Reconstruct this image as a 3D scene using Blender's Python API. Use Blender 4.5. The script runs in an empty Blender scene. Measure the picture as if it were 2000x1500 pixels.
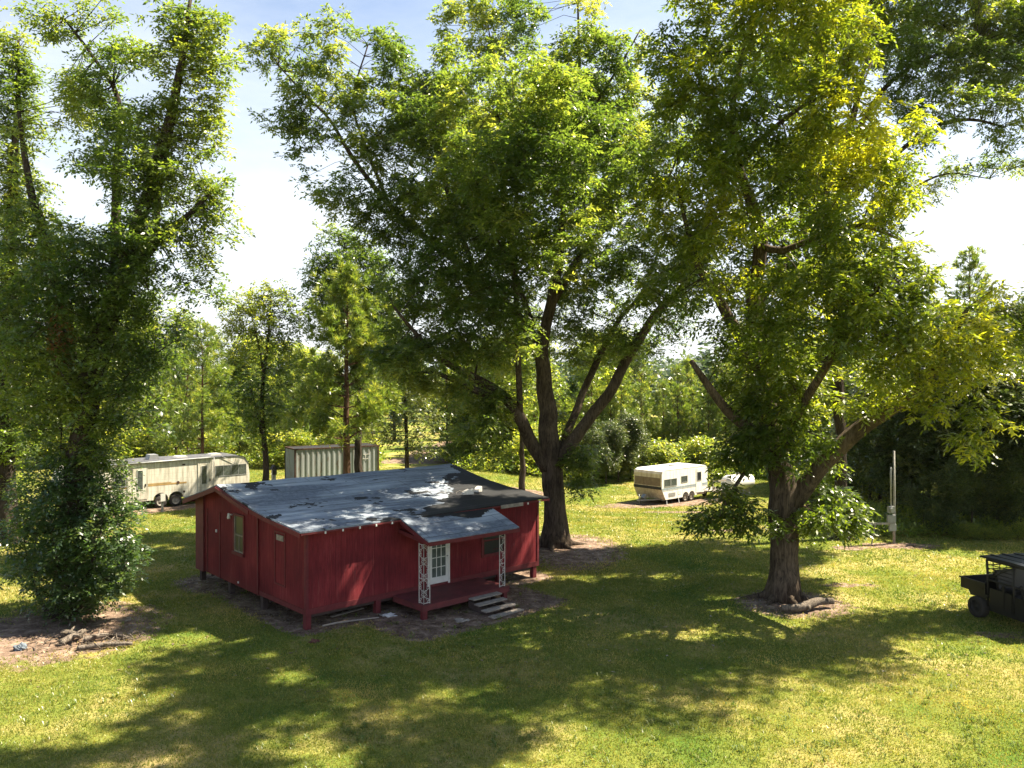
import bpy, math, random
import numpy as np
from mathutils import Vector, Matrix, noise as mnoise
R = math.radians
random.seed(7); RNG = np.random.default_rng(11)
S = bpy.context.scene
COL = S.collection

# ------------------------------------------------------------------ camera, sky, sun, exposure
CAMZ = 7.75; F = 1600.0; HOR = 735.0
cd = bpy.data.cameras.new('camera'); cam = bpy.data.objects.new('camera', cd); COL.objects.link(cam)
cd.sensor_width = 36; cd.lens = F/2000*36; cd.clip_end = 6000; cd.clip_start = .1
cam.location = (0, 0, CAMZ); cam.rotation_euler = (R(90)-math.atan((750-HOR)/F), 0, 0)
S.camera = cam
SUN_AZ = math.atan2(.30, .954)          # direction towards the sun, from +X
SUN_EL = R(56)
w = bpy.data.worlds.new('World'); S.world = w; w.use_nodes = True
nt = w.node_tree
sky = nt.nodes.new('ShaderNodeTexSky'); sky.sky_type = 'NISHITA'; sky.sun_disc = False
sky.sun_elevation = SUN_EL; sky.sun_rotation = math.pi/2 - SUN_AZ
sky.air_density = 1.0; sky.dust_density = 1.0; sky.ozone_density = 1.0; sky.altitude = 50
bgn = nt.nodes['Background']; bgn.inputs['Strength'].default_value = .05
tcw = nt.nodes.new('ShaderNodeTexCoord'); spw = nt.nodes.new('ShaderNodeSeparateXYZ'); nt.links.new(tcw.outputs['Generated'], spw.inputs[0])
mrw = nt.nodes.new('ShaderNodeMapRange'); mrw.inputs['From Min'].default_value = 0; mrw.inputs['From Max'].default_value = .55
mrw.inputs['To Min'].default_value = .92; mrw.inputs['To Max'].default_value = .0; nzw = nt.nodes.new('ShaderNodeTexNoise'); nzw.inputs['Scale'].default_value = 3.5; nzw.inputs['Detail'].default_value = 6; nzw.inputs['Roughness'].default_value = .6
mpw = nt.nodes.new('ShaderNodeMapping'); mpw.inputs['Scale'].default_value = (1, 1, 3.2); nt.links.new(tcw.outputs['Generated'], mpw.inputs[0]); nt.links.new(mpw.outputs[0], nzw.inputs['Vector'])
maw = nt.nodes.new('ShaderNodeMath'); maw.operation = 'MULTIPLY_ADD'; nt.links.new(nzw.outputs['Fac'], maw.inputs[0]); maw.inputs[1].default_value = -.5
adw = nt.nodes.new('ShaderNodeMath'); adw.operation = 'ADD'; nt.links.new(spw.outputs[2], adw.inputs[0]); adw.inputs[1].default_value = .22; nt.links.new(adw.outputs[0], maw.inputs[2])
nt.links.new(maw.outputs[0], mrw.inputs['Value'])
mxw = nt.nodes.new('ShaderNodeMix'); mxw.data_type = 'RGBA'; nt.links.new(mrw.outputs[0], mxw.inputs['Factor'])
nt.links.new(sky.outputs[0], mxw.inputs['A']); mxw.inputs['B'].default_value = (6.0, 6.2, 6.4, 1)    # summer haze low in the sky
nt.links.new(mxw.outputs['Result'], bgn.inputs['Color'])
sd = bpy.data.lights.new('sun', 'SUN'); sd.energy = 5.0; sd.angle = R(.55); sd.color = (1, .88, .68)
so = bpy.data.objects.new('sun', sd); COL.objects.link(so)
sv = Vector((math.cos(SUN_AZ)*math.cos(SUN_EL), math.sin(SUN_AZ)*math.cos(SUN_EL), math.sin(SUN_EL)))
so.rotation_euler = sv.to_track_quat('Z', 'Y').to_euler(); so.location = sv*60
S.view_settings.view_transform = 'Standard'; S.view_settings.look = 'None'
S.view_settings.exposure = 2.12; S.view_settings.gamma = 1
S.cycles.max_bounces = 6; S.cycles.diffuse_bounces = 2; S.cycles.glossy_bounces = 2
S.cycles.transmission_bounces = 4; S.cycles.transparent_max_bounces = 4
S.cycles.caustics_reflective = False; S.cycles.caustics_refractive = False
S.cycles.use_denoising = True

def sstep(a, b, v):
    t = np.clip((np.asarray(v, float)-a)/(b-a), 0, 1); return t*t*(3-2*t)
def gz(x, y):                          # height of the ground
    x = np.asarray(x, float); y = np.asarray(y, float)
    return -1.0*sstep(40, 58, y)*sstep(-6, 6, x) + .03*np.sin(x*.31+1)*np.cos(y*.27)
def at(px, py, Y):                     # a point of the place: picture direction + distance
    return Vector(((px-1000)/F*Y, Y, CAMZ-(py-HOR)/F*Y))

# ------------------------------------------------------------------ object helpers
def tag(o, label=None, cat=None, group=None, kind=None):
    if label: o['label'] = label
    if cat: o['category'] = cat
    if group: o['group'] = group
    if kind: o['kind'] = kind
    return o
def empty(name, loc, rz=0, label=None, cat=None, group=None):
    o = bpy.data.objects.new(name, None); COL.objects.link(o)
    o.location = loc; o.rotation_euler = (0, 0, rz); o.empty_display_size = .3
    return tag(o, label, cat, group)
class MB:
    def __init__(s): s.v = []; s.f = []; s.sm = []
    def add(s, vs, fs, smooth=False):
        b = len(s.v); s.v += [tuple(v) for v in vs]
        for f in fs: s.f.append([b+i for i in f]); s.sm.append(smooth)
        return s
    def box(s, x0, x1, y0, y1, z0, z1):
        vs = [(x, y, z) for z in (z0, z1) for y in (y0, y1) for x in (x0, x1)]
        return s.add(vs, [(0,2,3,1),(4,5,7,6),(0,1,5,4),(2,6,7,3),(0,4,6,2),(1,3,7,5)])
    def bar(s, a, b, w, h, up=(0,0,1)):   # rectangular bar from a to b
        a = Vector(a); b = Vector(b); d = (b-a).normalized(); up = Vector(up)
        x = d.cross(up)
        if x.length < 1e-3: x = d.cross(Vector((1,0,0)))
        x.normalize(); z = x.cross(d)
        vs = []
        for p in (a, b):
            for i, j in ((-1,-1),(1,-1),(1,1),(-1,1)): vs.append(p+x*w/2*i+z*h/2*j)
        return s.add(vs, [(0,1,2,3),(7,6,5,4),(0,4,5,1),(1,5,6,2),(2,6,7,3),(3,7,4,0)])
    def tube(s, pts, rad, n=8, cap=True, rough=0.0, flute=0):
        pts = [Vector(p) for p in pts]; m = len(pts)
        if not hasattr(rad, '__len__'): rad = [rad]*m
        b = len(s.v); X = None
        for i, p in enumerate(pts):
            d = (pts[min(i+1, m-1)]-pts[max(i-1, 0)])
            d = d.normalized() if d.length > 1e-6 else Vector((0,0,1))
            if X is None:
                X = d.orthogonal().normalized()
            X = (X-d*X.dot(d))
            X = X.normalized() if X.length > 1e-5 else d.orthogonal().normalized()
            Y = d.cross(X)
            for k in range(n):
                a = 2*math.pi*k/n; r = rad[i]
                if rough: r *= 1+rough*mnoise.noise(Vector((math.cos(a)*2.2, math.sin(a)*2.2, 0))*1.0+p*.55)
                if flute: r *= 1+flute*math.sin(a*7+math.sin(p.z*.6)*1.2)
                s.v.append(tuple(p+X*math.cos(a)*r+Y*math.sin(a)*r))
        for i in range(m-1):
            for k in range(n):
                k2 = (k+1) % n
                s.f.append([b+i*n+k, b+i*n+k2, b+(i+1)*n+k2, b+(i+1)*n+k]); s.sm.append(True)
        if cap:
            s.f.append([b+k for k in range(n)][::-1]); s.sm.append(False)
            s.f.append([b+(m-1)*n+k for k in range(n)]); s.sm.append(False)
        return s
    def prism(s, poly, axis, a, b):     # poly in the two other axes, extruded along axis
        n = len(poly); vs = []
        for c in (a, b):
            for p in poly:
                q = list(p); q.insert(axis, c); vs.append(tuple(q))
        return s.add(vs, [list(range(n))[::-1], list(range(n, 2*n))]+[[i, (i+1) % n, n+(i+1) % n, n+i] for i in range(n)])
    def build(s, name, mat, parent=None, loc=None):
        me = bpy.data.meshes.new(name); me.from_pydata(s.v, [], s.f)
        me.polygons.foreach_set('use_smooth', s.sm); me.materials.append(mat)
        import bmesh
        if len(s.v) < 20000:
            bm = bmesh.new(); bm.from_mesh(me); bmesh.ops.recalc_face_normals(bm, faces=bm.faces); bm.to_mesh(me); bm.free()
        o = bpy.data.objects.new(name, me); COL.objects.link(o)
        if parent: o.parent = parent
        if loc: o.location = loc
        return o
def np_mesh(name, V, nper, mat, tint=None, parent=None):
    """V: (N*nper,3) verts, one nper-gon per group, tint per face -> colour of the leaf itself"""
    n = len(V)//nper
    me = bpy.data.meshes.new(name)
    me.vertices.add(len(V)); me.vertices.foreach_set('co', np.ascontiguousarray(V, np.float32).ravel())
    me.loops.add(len(V)); me.loops.foreach_set('vertex_index', np.arange(len(V), dtype=np.int32))
    me.polygons.add(n); me.polygons.foreach_set('loop_start', np.arange(0, len(V), nper, dtype=np.int32))
    if tint is not None:
        a = me.attributes.new('tint', 'FLOAT', 'FACE'); a.data.foreach_set('value', np.ascontiguousarray(tint, np.float32))
    me.update(calc_edges=True)
    me.materials.append(mat)
    o = bpy.data.objects.new(name, me); COL.objects.link(o)
    if parent: o.parent = parent
    return o

# ------------------------------------------------------------------ materials
def new_mat(name):
    m = bpy.data.materials.new(name); m.use_nodes = True
    n = m.node_tree.nodes; l = m.node_tree.links
    return m, n, l, n['Principled BSDF']
def ramp(n, stops):
    r = n.new('ShaderNodeValToRGB'); e = r.color_ramp.elements
    while len(e) < len(stops): e.new(.5)
    for i, (p, c) in enumerate(stops): e[i].position = p; e[i].color = (*c, 1)
    return r
def simple(name, col, rough=.6, var=.25, scale=3.0, bump=.0, metal=0, col2=None, spec=.3, coords='Object'):
    m, n, l, b = new_mat(name)
    tc = n.new('ShaderNodeTexCoord'); no = n.new('ShaderNodeTexNoise'); no.inputs['Scale'].default_value = scale
    no.inputs['Detail'].default_value = 8; no.inputs['Roughness'].default_value = .65
    l.new(tc.outputs[coords], no.inputs['Vector'])
    c2 = col2 or tuple(c*(1-var) for c in col)
    r = ramp(n, [(.32, c2), (.68, col)]); l.new(no.outputs['Fac'], r.inputs[0]); l.new(r.outputs[0], b.inputs['Base Color'])
    b.inputs['Roughness'].default_value = rough; b.inputs['Metallic'].default_value = metal
    b.inputs['Specular IOR Level'].default_value = spec
    if bump:
        bp = n.new('ShaderNodeBump'); bp.inputs['Strength'].default_value = bump; bp.inputs['Distance'].default_value = .03
        l.new(no.outputs['Fac'], bp.inputs['Height']); l.new(bp.outputs[0], b.inputs['Normal'])
    return m
def leaf_mat(name, stops, trans=(.25, .36, .03), tmix=.4, gloss=.35):
    m = bpy.data.materials.new(name); m.use_nodes = True; n = m.node_tree.nodes; l = m.node_tree.links
    n.clear(); out = n.new('ShaderNodeOutputMaterial')
    a = n.new('ShaderNodeAttribute'); a.attribute_name = 'tint'
    r = ramp(n, stops); l.new(a.outputs['Fac'], r.inputs[0])
    pb = n.new('ShaderNodeBsdfPrincipled'); pb.inputs['Roughness'].default_value = .36; pb.inputs['Specular IOR Level'].default_value = gloss*1.9
    tr = n.new('ShaderNodeBsdfTranslucent')
    mx = n.new('ShaderNodeMix'); mx.data_type = 'RGBA'; mx.blend_type = 'MULTIPLY'; mx.inputs['Factor'].default_value = 1
    l.new(r.outputs[0], mx.inputs['A']); mx.inputs['B'].default_value = (*[c*1 for c in trans], 1)
    l.new(r.outputs[0], pb.inputs['Base Color']); l.new(mx.outputs['Result'], tr.inputs['Color'])
    ms = n.new('ShaderNodeMixShader'); ms.inputs[0].default_value = tmix
    l.new(pb.outputs[0], ms.inputs[1]); l.new(tr.outputs[0], ms.inputs[2]); l.new(ms.outputs[0], out.inputs[0])
    return m
TRN = (3.4, 3.4, 1.3)
M = {}
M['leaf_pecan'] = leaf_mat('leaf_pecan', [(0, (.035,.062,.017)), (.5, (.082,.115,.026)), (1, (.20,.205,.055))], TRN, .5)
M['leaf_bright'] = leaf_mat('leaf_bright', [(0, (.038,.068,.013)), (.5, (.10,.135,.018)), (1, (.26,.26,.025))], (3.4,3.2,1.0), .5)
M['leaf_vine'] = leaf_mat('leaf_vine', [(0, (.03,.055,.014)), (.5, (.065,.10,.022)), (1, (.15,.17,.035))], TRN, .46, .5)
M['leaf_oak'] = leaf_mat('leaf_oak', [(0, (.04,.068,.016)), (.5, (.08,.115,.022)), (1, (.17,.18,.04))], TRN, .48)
M['leaf_shrub'] = leaf_mat('leaf_shrub', [(0, (.07,.11,.02)), (.5, (.14,.18,.032)), (1, (.26,.26,.055))], TRN, .42)
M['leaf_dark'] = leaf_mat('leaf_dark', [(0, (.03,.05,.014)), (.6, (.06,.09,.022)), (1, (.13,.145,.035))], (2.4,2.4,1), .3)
M['needle'] = leaf_mat('needle', [(0, (.06,.10,.022)), (.6, (.135,.185,.032)), (1, (.26,.27,.055))], (2.4,2.4,1.2), .35)
M['leaf_bush'] = leaf_mat('leaf_bush', [(0, (.02,.045,.016)), (.5, (.045,.085,.024)), (1, (.11,.14,.035))], TRN, .4, .55)
M['leaf_red'] = leaf_mat('leaf_red', [(0, (.12,.05,.02)), (1, (.3,.08,.03))], (2,1.5,1), .35)
M['far_leaf'] = leaf_mat('far_leaf', [(0, (.035,.06,.03)), (1, (.07,.105,.045))], (2,2,1.3), .3)
M['grass'] = leaf_mat('grass_blade', [(0, (.06,.115,.018)), (.5, (.165,.18,.032)), (1, (.40,.31,.11))], (2,2,1), .35, .2)
M['litter'] = leaf_mat('litter', [(0, (.06,.04,.025)), (1, (.24,.17,.11))], (1,1,1), .1)

def bark_mat(name, c1, c2, sc=1.0, moss=None):
    m, n, l, b = new_mat(name)
    tc = n.new('ShaderNodeTexCoord'); mp = n.new('ShaderNodeMapping'); mp.inputs['Scale'].default_value = (9*sc, 9*sc, 1.6*sc)
    l.new(tc.outputs['Object'], mp.inputs[0])
    v = n.new('ShaderNodeTexNoise'); v.inputs['Scale'].default_value = 1.6; v.inputs['Detail'].default_value = 9; v.inputs['Roughness'].default_value = .7; v.inputs['Distortion'].default_value = .6
    l.new(mp.outputs[0], v.inputs['Vector'])
    r = ramp(n, [(.35, c1), (.66, c2)]); l.new(v.outputs['Fac'], r.inputs[0])
    n2 = n.new('ShaderNodeTexNoise'); n2.inputs['Scale'].default_value = .8; n2.inputs['Detail'].default_value = 5; l.new(tc.outputs['Object'], n2.inputs['Vector'])
    r2 = ramp(n, [(.42, (1,1,1)), (.62, (.5,.5,.47))]); l.new(n2.outputs['Fac'], r2.inputs[0])
    mx = n.new('ShaderNodeMix'); mx.data_type = 'RGBA'; mx.blend_type = 'MULTIPLY'; mx.inputs['Factor'].default_value = .8
    l.new(r.outputs[0], mx.inputs['A']); l.new(r2.outputs[0], mx.inputs['B']); l.new(mx.outputs['Result'], b.inputs['Base Color'])
    b.inputs['Roughness'].default_value = .95; b.inputs['Specular IOR Level'].default_value = .1
    bp = n.new('ShaderNodeBump'); bp.inputs['Strength'].default_value = .9; bp.inputs['Distance'].default_value = .06
    l.new(v.outputs['Fac'], bp.inputs['Height']); l.new(bp.outputs[0], b.inputs['Normal'])
    return m
M['bark'] = bark_mat('bark_grey', (.028,.021,.016), (.15,.115,.085))
M['bark_dark'] = bark_mat('bark_dark', (.022,.017,.013), (.09,.07,.055))
M['bark_pine'] = bark_mat('bark_pine', (.05,.028,.02), (.19,.11,.075))

def siding():
    m, n, l, b = new_mat('red_siding')
    tc = n.new('ShaderNodeTexCoord'); sp = n.new('ShaderNodeSeparateXYZ'); l.new(tc.outputs['Object'], sp.inputs[0])
    ad = n.new('ShaderNodeMath'); ad.operation = 'ADD'; l.new(sp.outputs[0], ad.inputs[0]); l.new(sp.outputs[1], ad.inputs[1])
    def groove(period, width):
        d = n.new('ShaderNodeMath'); d.operation = 'DIVIDE'; l.new(ad.outputs[0], d.inputs[0]); d.inputs[1].default_value = period
        f = n.new('ShaderNodeMath'); f.operation = 'FRACT'; l.new(d.outputs[0], f.inputs[0])
        c = n.new('ShaderNodeMath'); c.operation = 'LESS_THAN'; l.new(f.outputs[0], c.inputs[0]); c.inputs[1].default_value = width/period
        return c
    g1 = groove(.2032, .012); g2 = groove(1.2192, .02)
    mxg = n.new('ShaderNodeMath'); mxg.operation = 'MAXIMUM'; l.new(g1.outputs[0], mxg.inputs[0]); l.new(g2.outputs[0], mxg.inputs[1])
    mp = n.new('ShaderNodeMapping'); mp.inputs['Scale'].default_value = (14, 14, .9); l.new(tc.outputs['Object'], mp.inputs[0])
    no = n.new('ShaderNodeTexNoise'); no.inputs['Scale'].default_value = 2; no.inputs['Detail'].default_value = 8; no.inputs['Roughness'].default_value = .7; l.new(mp.outputs[0], no.inputs['Vector'])
    n2 = n.new('ShaderNodeTexNoise'); n2.inputs['Scale'].default_value = .9; n2.inputs['Detail'].default_value = 6; l.new(tc.outputs['Object'], n2.inputs['Vector'])
    av = n.new('ShaderNodeMath'); av.operation = 'MULTIPLY_ADD'; l.new(no.outputs['Fac'], av.inputs[0]); av.inputs[1].default_value = .55; 
    h = n.new('ShaderNodeMath'); h.operation = 'MULTIPLY'; l.new(n2.outputs['Fac'], h.inputs[0]); h.inputs[1].default_value = .45; l.new(h.outputs[0], av.inputs[2])
    r = ramp(n, [(.36, (.08,.013,.017)), (.52, (.155,.021,.026)), (.66, (.245,.04,.044))]); l.new(av.outputs[0], r.inputs[0])
    sepz = n.new('ShaderNodeMath'); sepz.operation = 'MULTIPLY_ADD'; l.new(sp.outputs[2], sepz.inputs[0]); sepz.inputs[1].default_value = -1.6; sepz.inputs[2].default_value = 1.25
    mud = n.new('ShaderNodeMath'); mud.operation = 'MULTIPLY'; mud.use_clamp = True; l.new(sepz.outputs[0], mud.inputs[0]); l.new(n2.outputs['Fac'], mud.inputs[1])
    n5 = n.new('ShaderNodeTexNoise'); n5.inputs['Scale'].default_value = .55; n5.inputs['Detail'].default_value = 9; n5.inputs['Roughness'].default_value = .75; l.new(mp.outputs[0], n5.inputs['Vector'])
    fd = ramp(n, [(.56, (0,0,0)), (.72, (.5,.5,.5))]); l.new(n5.outputs['Fac'], fd.inputs[0])
    mf = n.new('ShaderNodeMix'); mf.data_type = 'RGBA'; l.new(fd.outputs[0], mf.inputs['Factor']); l.new(r.outputs[0], mf.inputs['A']); mf.inputs['B'].default_value = (.36,.11,.10,1)
    mm = n.new('ShaderNodeMix'); mm.data_type = 'RGBA'; l.new(mud.outputs[0], mm.inputs['Factor']); l.new(mf.outputs['Result'], mm.inputs['A']); mm.inputs['B'].default_value = (.10,.045,.035,1)
    mx = n.new('ShaderNodeMix'); mx.data_type = 'RGBA'; mx.inputs['B'].default_value = (.07,.012,.013,1)
    gf = n.new('ShaderNodeMath'); gf.operation = 'MULTIPLY'; l.new(mxg.outputs[0], gf.inputs[0]); gf.inputs[1].default_value = .55
    l.new(gf.outputs[0], mx.inputs['Factor']); l.new(mm.outputs['Result'], mx.inputs['A']); l.new(mx.outputs['Result'], b.inputs['Base Color'])
    hh = n.new('ShaderNodeMath'); hh.operation = 'MULTIPLY_ADD'; l.new(no.outputs['Fac'], hh.inputs[0]); hh.inputs[1].default_value = .25
    sb = n.new('ShaderNodeMath'); sb.operation = 'SUBTRACT'; sb.inputs[0].default_value = 1; l.new(mxg.outputs[0], sb.inputs[1]); l.new(sb.outputs[0], hh.inputs[2])
    bp = n.new('ShaderNodeBump'); bp.inputs['Strength'].default_value = .7; bp.inputs['Distance'].default_value = .012
    l.new(hh.outputs[0], bp.inputs['Height']); l.new(bp.outputs[0], b.inputs['Normal'])
    b.inputs['Roughness'].default_value = .8; b.inputs['Specular IOR Level'].default_value = .12
    return m
M['siding'] = siding()
M['red_trim'] = simple('red_trim', (.145,.023,.027), .65, .4, 4, .3)
M['red_deck'] = simple('red_deck', (.16,.034,.036), .7, .45, 3, .3, col2=(.08,.024,.024))
M['dark_wood'] = simple('dark_wood', (.07,.05,.045), .9, .4, 6, .5)
M['old_wood'] = simple('old_wood', (.33,.29,.25), .9, .5, 7, .6)
M['white_paint'] = simple('white_paint', (.68,.68,.66), .5, .2, 6)
M['white_metal'] = simple('white_metal', (.62,.60,.56), .5, .3, 15)
M['glass'] = simple('dark_glass', (.018,.02,.022), .3, .3, 1.5, spec=.6)
M['curtain_glass'] = simple('curtain_glass', (.10,.12,.11), .2, .7, 9, spec=.5)
M['door_glass'] = simple('door_glass', (.13,.16,.15), .15, .6, 2.5, spec=.6)
M['black_plastic'] = simple('black_plastic', (.007,.0075,.009), .5, .3, 8, spec=.4)
M['tyre'] = simple('tyre', (.035,.031,.027), .9, .3, 12, .3)
M['rim'] = simple('rim', (.33,.30,.26), .5, .5, 6, metal=.2)
M['rust'] = simple('rust', (.085,.045,.03), .9, .5, 9, .4)
M['galv'] = simple('galvanised', (.30,.31,.31), .5, .3, 5, metal=.3)
M['grey_box'] = simple('grey_box', (.24,.25,.25), .55, .25, 6)
M['pole_wood'] = simple('pole_wood', (.30,.29,.26), .85, .4, 8, .4)
M['steel'] = simple('dark_steel', (.02,.019,.018), .6, .4, 8)

def roof_mat(name, porch=False):
    m, n, l, b = new_mat(name)
    tc = n.new('ShaderNodeTexCoord'); sp = n.new('ShaderNodeSeparateXYZ'); l.new(tc.outputs['Object'], sp.inputs[0])
    no = n.new('ShaderNodeTexNoise'); no.inputs['Scale'].default_value = 7; no.inputs['Detail'].default_value = 9; no.inputs['Roughness'].default_value = .7; l.new(tc.outputs['Object'], no.inputs['Vector'])
    base = ramp(n, [(.3, (.085,.10,.125)), (.5, (.135,.16,.20)), (.7, (.20,.235,.28))]); l.new(no.outputs['Fac'], base.inputs[0])
    # flaking pale coating over grey felt; long pale streaks also paint in dappled sun
    mp = n.new('ShaderNodeMapping'); mp.inputs['Scale'].default_value = (.26, 1.7, .5); l.new(tc.outputs['Object'], mp.inputs[0])
    n2 = n.new('ShaderNodeTexNoise'); n2.inputs['Scale'].default_value = 1.0; n2.inputs['Detail'].default_value = 7; n2.inputs['Roughness'].default_value = .62; l.new(mp.outputs[0], n2.inputs['Vector'])
    r2 = ramp(n, [(.44, (0,0,0)), (.66, (1,1,1))]); l.new(n2.outputs['Fac'], r2.inputs[0])
    m1 = n.new('ShaderNodeMix'); m1.data_type = 'RGBA'; l.new(r2.outputs[0], m1.inputs['Factor']); l.new(base.outputs[0], m1.inputs['A']); m1.inputs['B'].default_value = (.38,.43,.48,1)
    # black bare felt: t > 4.5 + 1.4 s, ragged
    def mth(op, a, bb):
        q = n.new('ShaderNodeMath'); q.operation = op
        for i, v in enumerate((a, bb)):
            if isinstance(v, (int, float)): q.inputs[i].default_value = v
            else: l.new(v, q.inputs[i])
        return q.outputs[0]
    n3 = n.new('ShaderNodeTexNoise'); n3.inputs['Scale'].default_value = .9; n3.inputs['Detail'].default_value = 8; n3.inputs['Roughness'].default_value = .6; l.new(tc.outputs['Object'], n3.inputs['Vector'])
    rag = mth('MULTIPLY', mth('SUBTRACT', n3.outputs['Fac'], .5), 5.0)
    if porch:
        # dark strip down from the wall, wider to the right
        v = mth('ADD', mth('ADD', mth('MULTIPLY', sp.outputs[1], 1.3), 1.25), mth('MULTIPLY', rag, .42))
        dx = mth('ABSOLUTE', mth('SUBTRACT', sp.outputs[0], 5.7), 0)
        v = mth('SUBTRACT', v, mth('MULTIPLY', dx, .5))
        fac = mth('GREATER_THAN', v, 0.0)
    else:
        lim = mth('ADD', 4.6, mth('MULTIPLY', sp.outputs[1], 1.05))
        fac = mth('GREATER_THAN', mth('ADD', sp.outputs[0], rag), lim)
        rid = mth('GREATER_THAN', mth('ADD', n3.outputs['Fac'], 0), .60)
        fac = mth('MAXIMUM', fac, rid)
    m2 = n.new('ShaderNodeMix'); m2.data_type = 'RGBA'; l.new(fac, m2.inputs['Factor']); l.new(m1.outputs['Result'], m2.inputs['A']); m2.inputs['B'].default_value = (.017,.018,.020,1)
    # lap joints of the roll roofing, along the ridge
    fr = mth('FRACT', mth('DIVIDE', mth('ADD', sp.outputs[1], mth('MULTIPLY', rag, .012)), .88), 0)
    lap = mth('LESS_THAN', fr, .035)
    fx = mth('LESS_THAN', mth('FRACT', mth('DIVIDE', mth('ADD', sp.outputs[0], mth('MULTIPLY', mth('FLOOR', mth('DIVIDE', sp.outputs[1], .88), 0), 1.7)), 3.3), 0), .006)
    lapf = mth('MULTIPLY', mth('MAXIMUM', lap, fx), .8)
    m3 = n.new('ShaderNodeMix'); m3.data_type = 'RGBA'; l.new(lapf, m3.inputs['Factor']); l.new(m2.outputs['Result'], m3.inputs['A']); m3.inputs['B'].default_value = (.05,.05,.055,1)
    l.new(m3.outputs['Result'], b.inputs['Base Color'])
    b.inputs['Roughness'].default_value = .75; b.inputs['Specular IOR Level'].default_value = .2
    bp = n.new('ShaderNodeBump'); bp.inputs['Strength'].default_value = .5; bp.inputs['Distance'].default_value = .02
    l.new(mth('ADD', n3.outputs['Fac'], mth('MULTIPLY', fr, .4)), bp.inputs['Height']); l.new(bp.outputs[0], b.inputs['Normal'])
    return m
M['roof'] = roof_mat('roll_roofing'); M['porch_roof'] = roof_mat('porch_roofing', True)

def ground_mat():
    m, n, l, b = new_mat('lawn_ground')
    tc = n.new('ShaderNodeTexCoord')
    def nz(sc, det=6, rough=.6):
        q = n.new('ShaderNodeTexNoise'); q.inputs['Scale'].default_value = sc; q.inputs['Detail'].default_value = det; q.inputs['Roughness'].default_value = rough
        l.new(tc.outputs['Object'], q.inputs['Vector']); return q.outputs['Fac']
    big = ramp(n, [(.36, (.08,.14,.022)), (.50, (.172,.19,.038)), (.64, (.37,.30,.12))]); l.new(nz(.22, 7, .7), big.inputs[0])
    fine = ramp(n, [(.3, (.45,.45,.45)), (.7, (1.25,1.25,1.25))]); l.new(nz(14, 6, .8), fine.inputs[0])
    mx = n.new('ShaderNodeMix'); mx.data_type = 'RGBA'; mx.blend_type = 'MULTIPLY'; mx.inputs['Factor'].default_value = 1
    l.new(big.outputs[0], mx.inputs['A']); l.new(fine.outputs[0], mx.inputs['B'])
    dirt = ramp(n, [(.34, (.05,.036,.028)), (.5, (.17,.12,.09)), (.70, (.40,.31,.24))]); l.new(nz(2.2, 10, .75), dirt.inputs[0])
    a = n.new('ShaderNodeAttribute'); a.attribute_name = 'dirt'
    s1 = n.new('ShaderNodeMath'); s1.operation = 'MULTIPLY_ADD'; l.new(nz(1.6, 8, .7), s1.inputs[0]); s1.inputs[1].default_value = 1.5; l.new(a.outputs['Fac'], s1.inputs[2])
    rr = ramp(n, [(.85, (0,0,0)), (1.0, (1,1,1))]); 
    s2 = n.new('ShaderNodeMath'); s2.operation = 'SUBTRACT'; l.new(s1.outputs[0], s2.inputs[0]); s2.inputs[1].default_value = .34
    l.new(s2.outputs[0], rr.inputs[0])
    m2 = n.new('ShaderNodeMix'); m2.data_type = 'RGBA'; l.new(rr.outputs[0], m2.inputs['Factor']); l.new(mx.outputs['Result'], m2.inputs['A']); l.new(dirt.outputs[0], m2.inputs['B'])
    l.new(m2.outputs['Result'], b.inputs['Base Color']); b.inputs['Roughness'].default_value = .95; b.inputs['Specular IOR Level'].default_value = .05
    bp = n.new('ShaderNodeBump'); bp.inputs['Strength'].default_value = .8; bp.inputs['Distance'].default_value = .05
    l.new(nz(9, 8, .8), bp.inputs['Height']); l.new(bp.outputs[0], b.inputs['Normal'])
    return m
M['ground'] = ground_mat()

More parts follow.
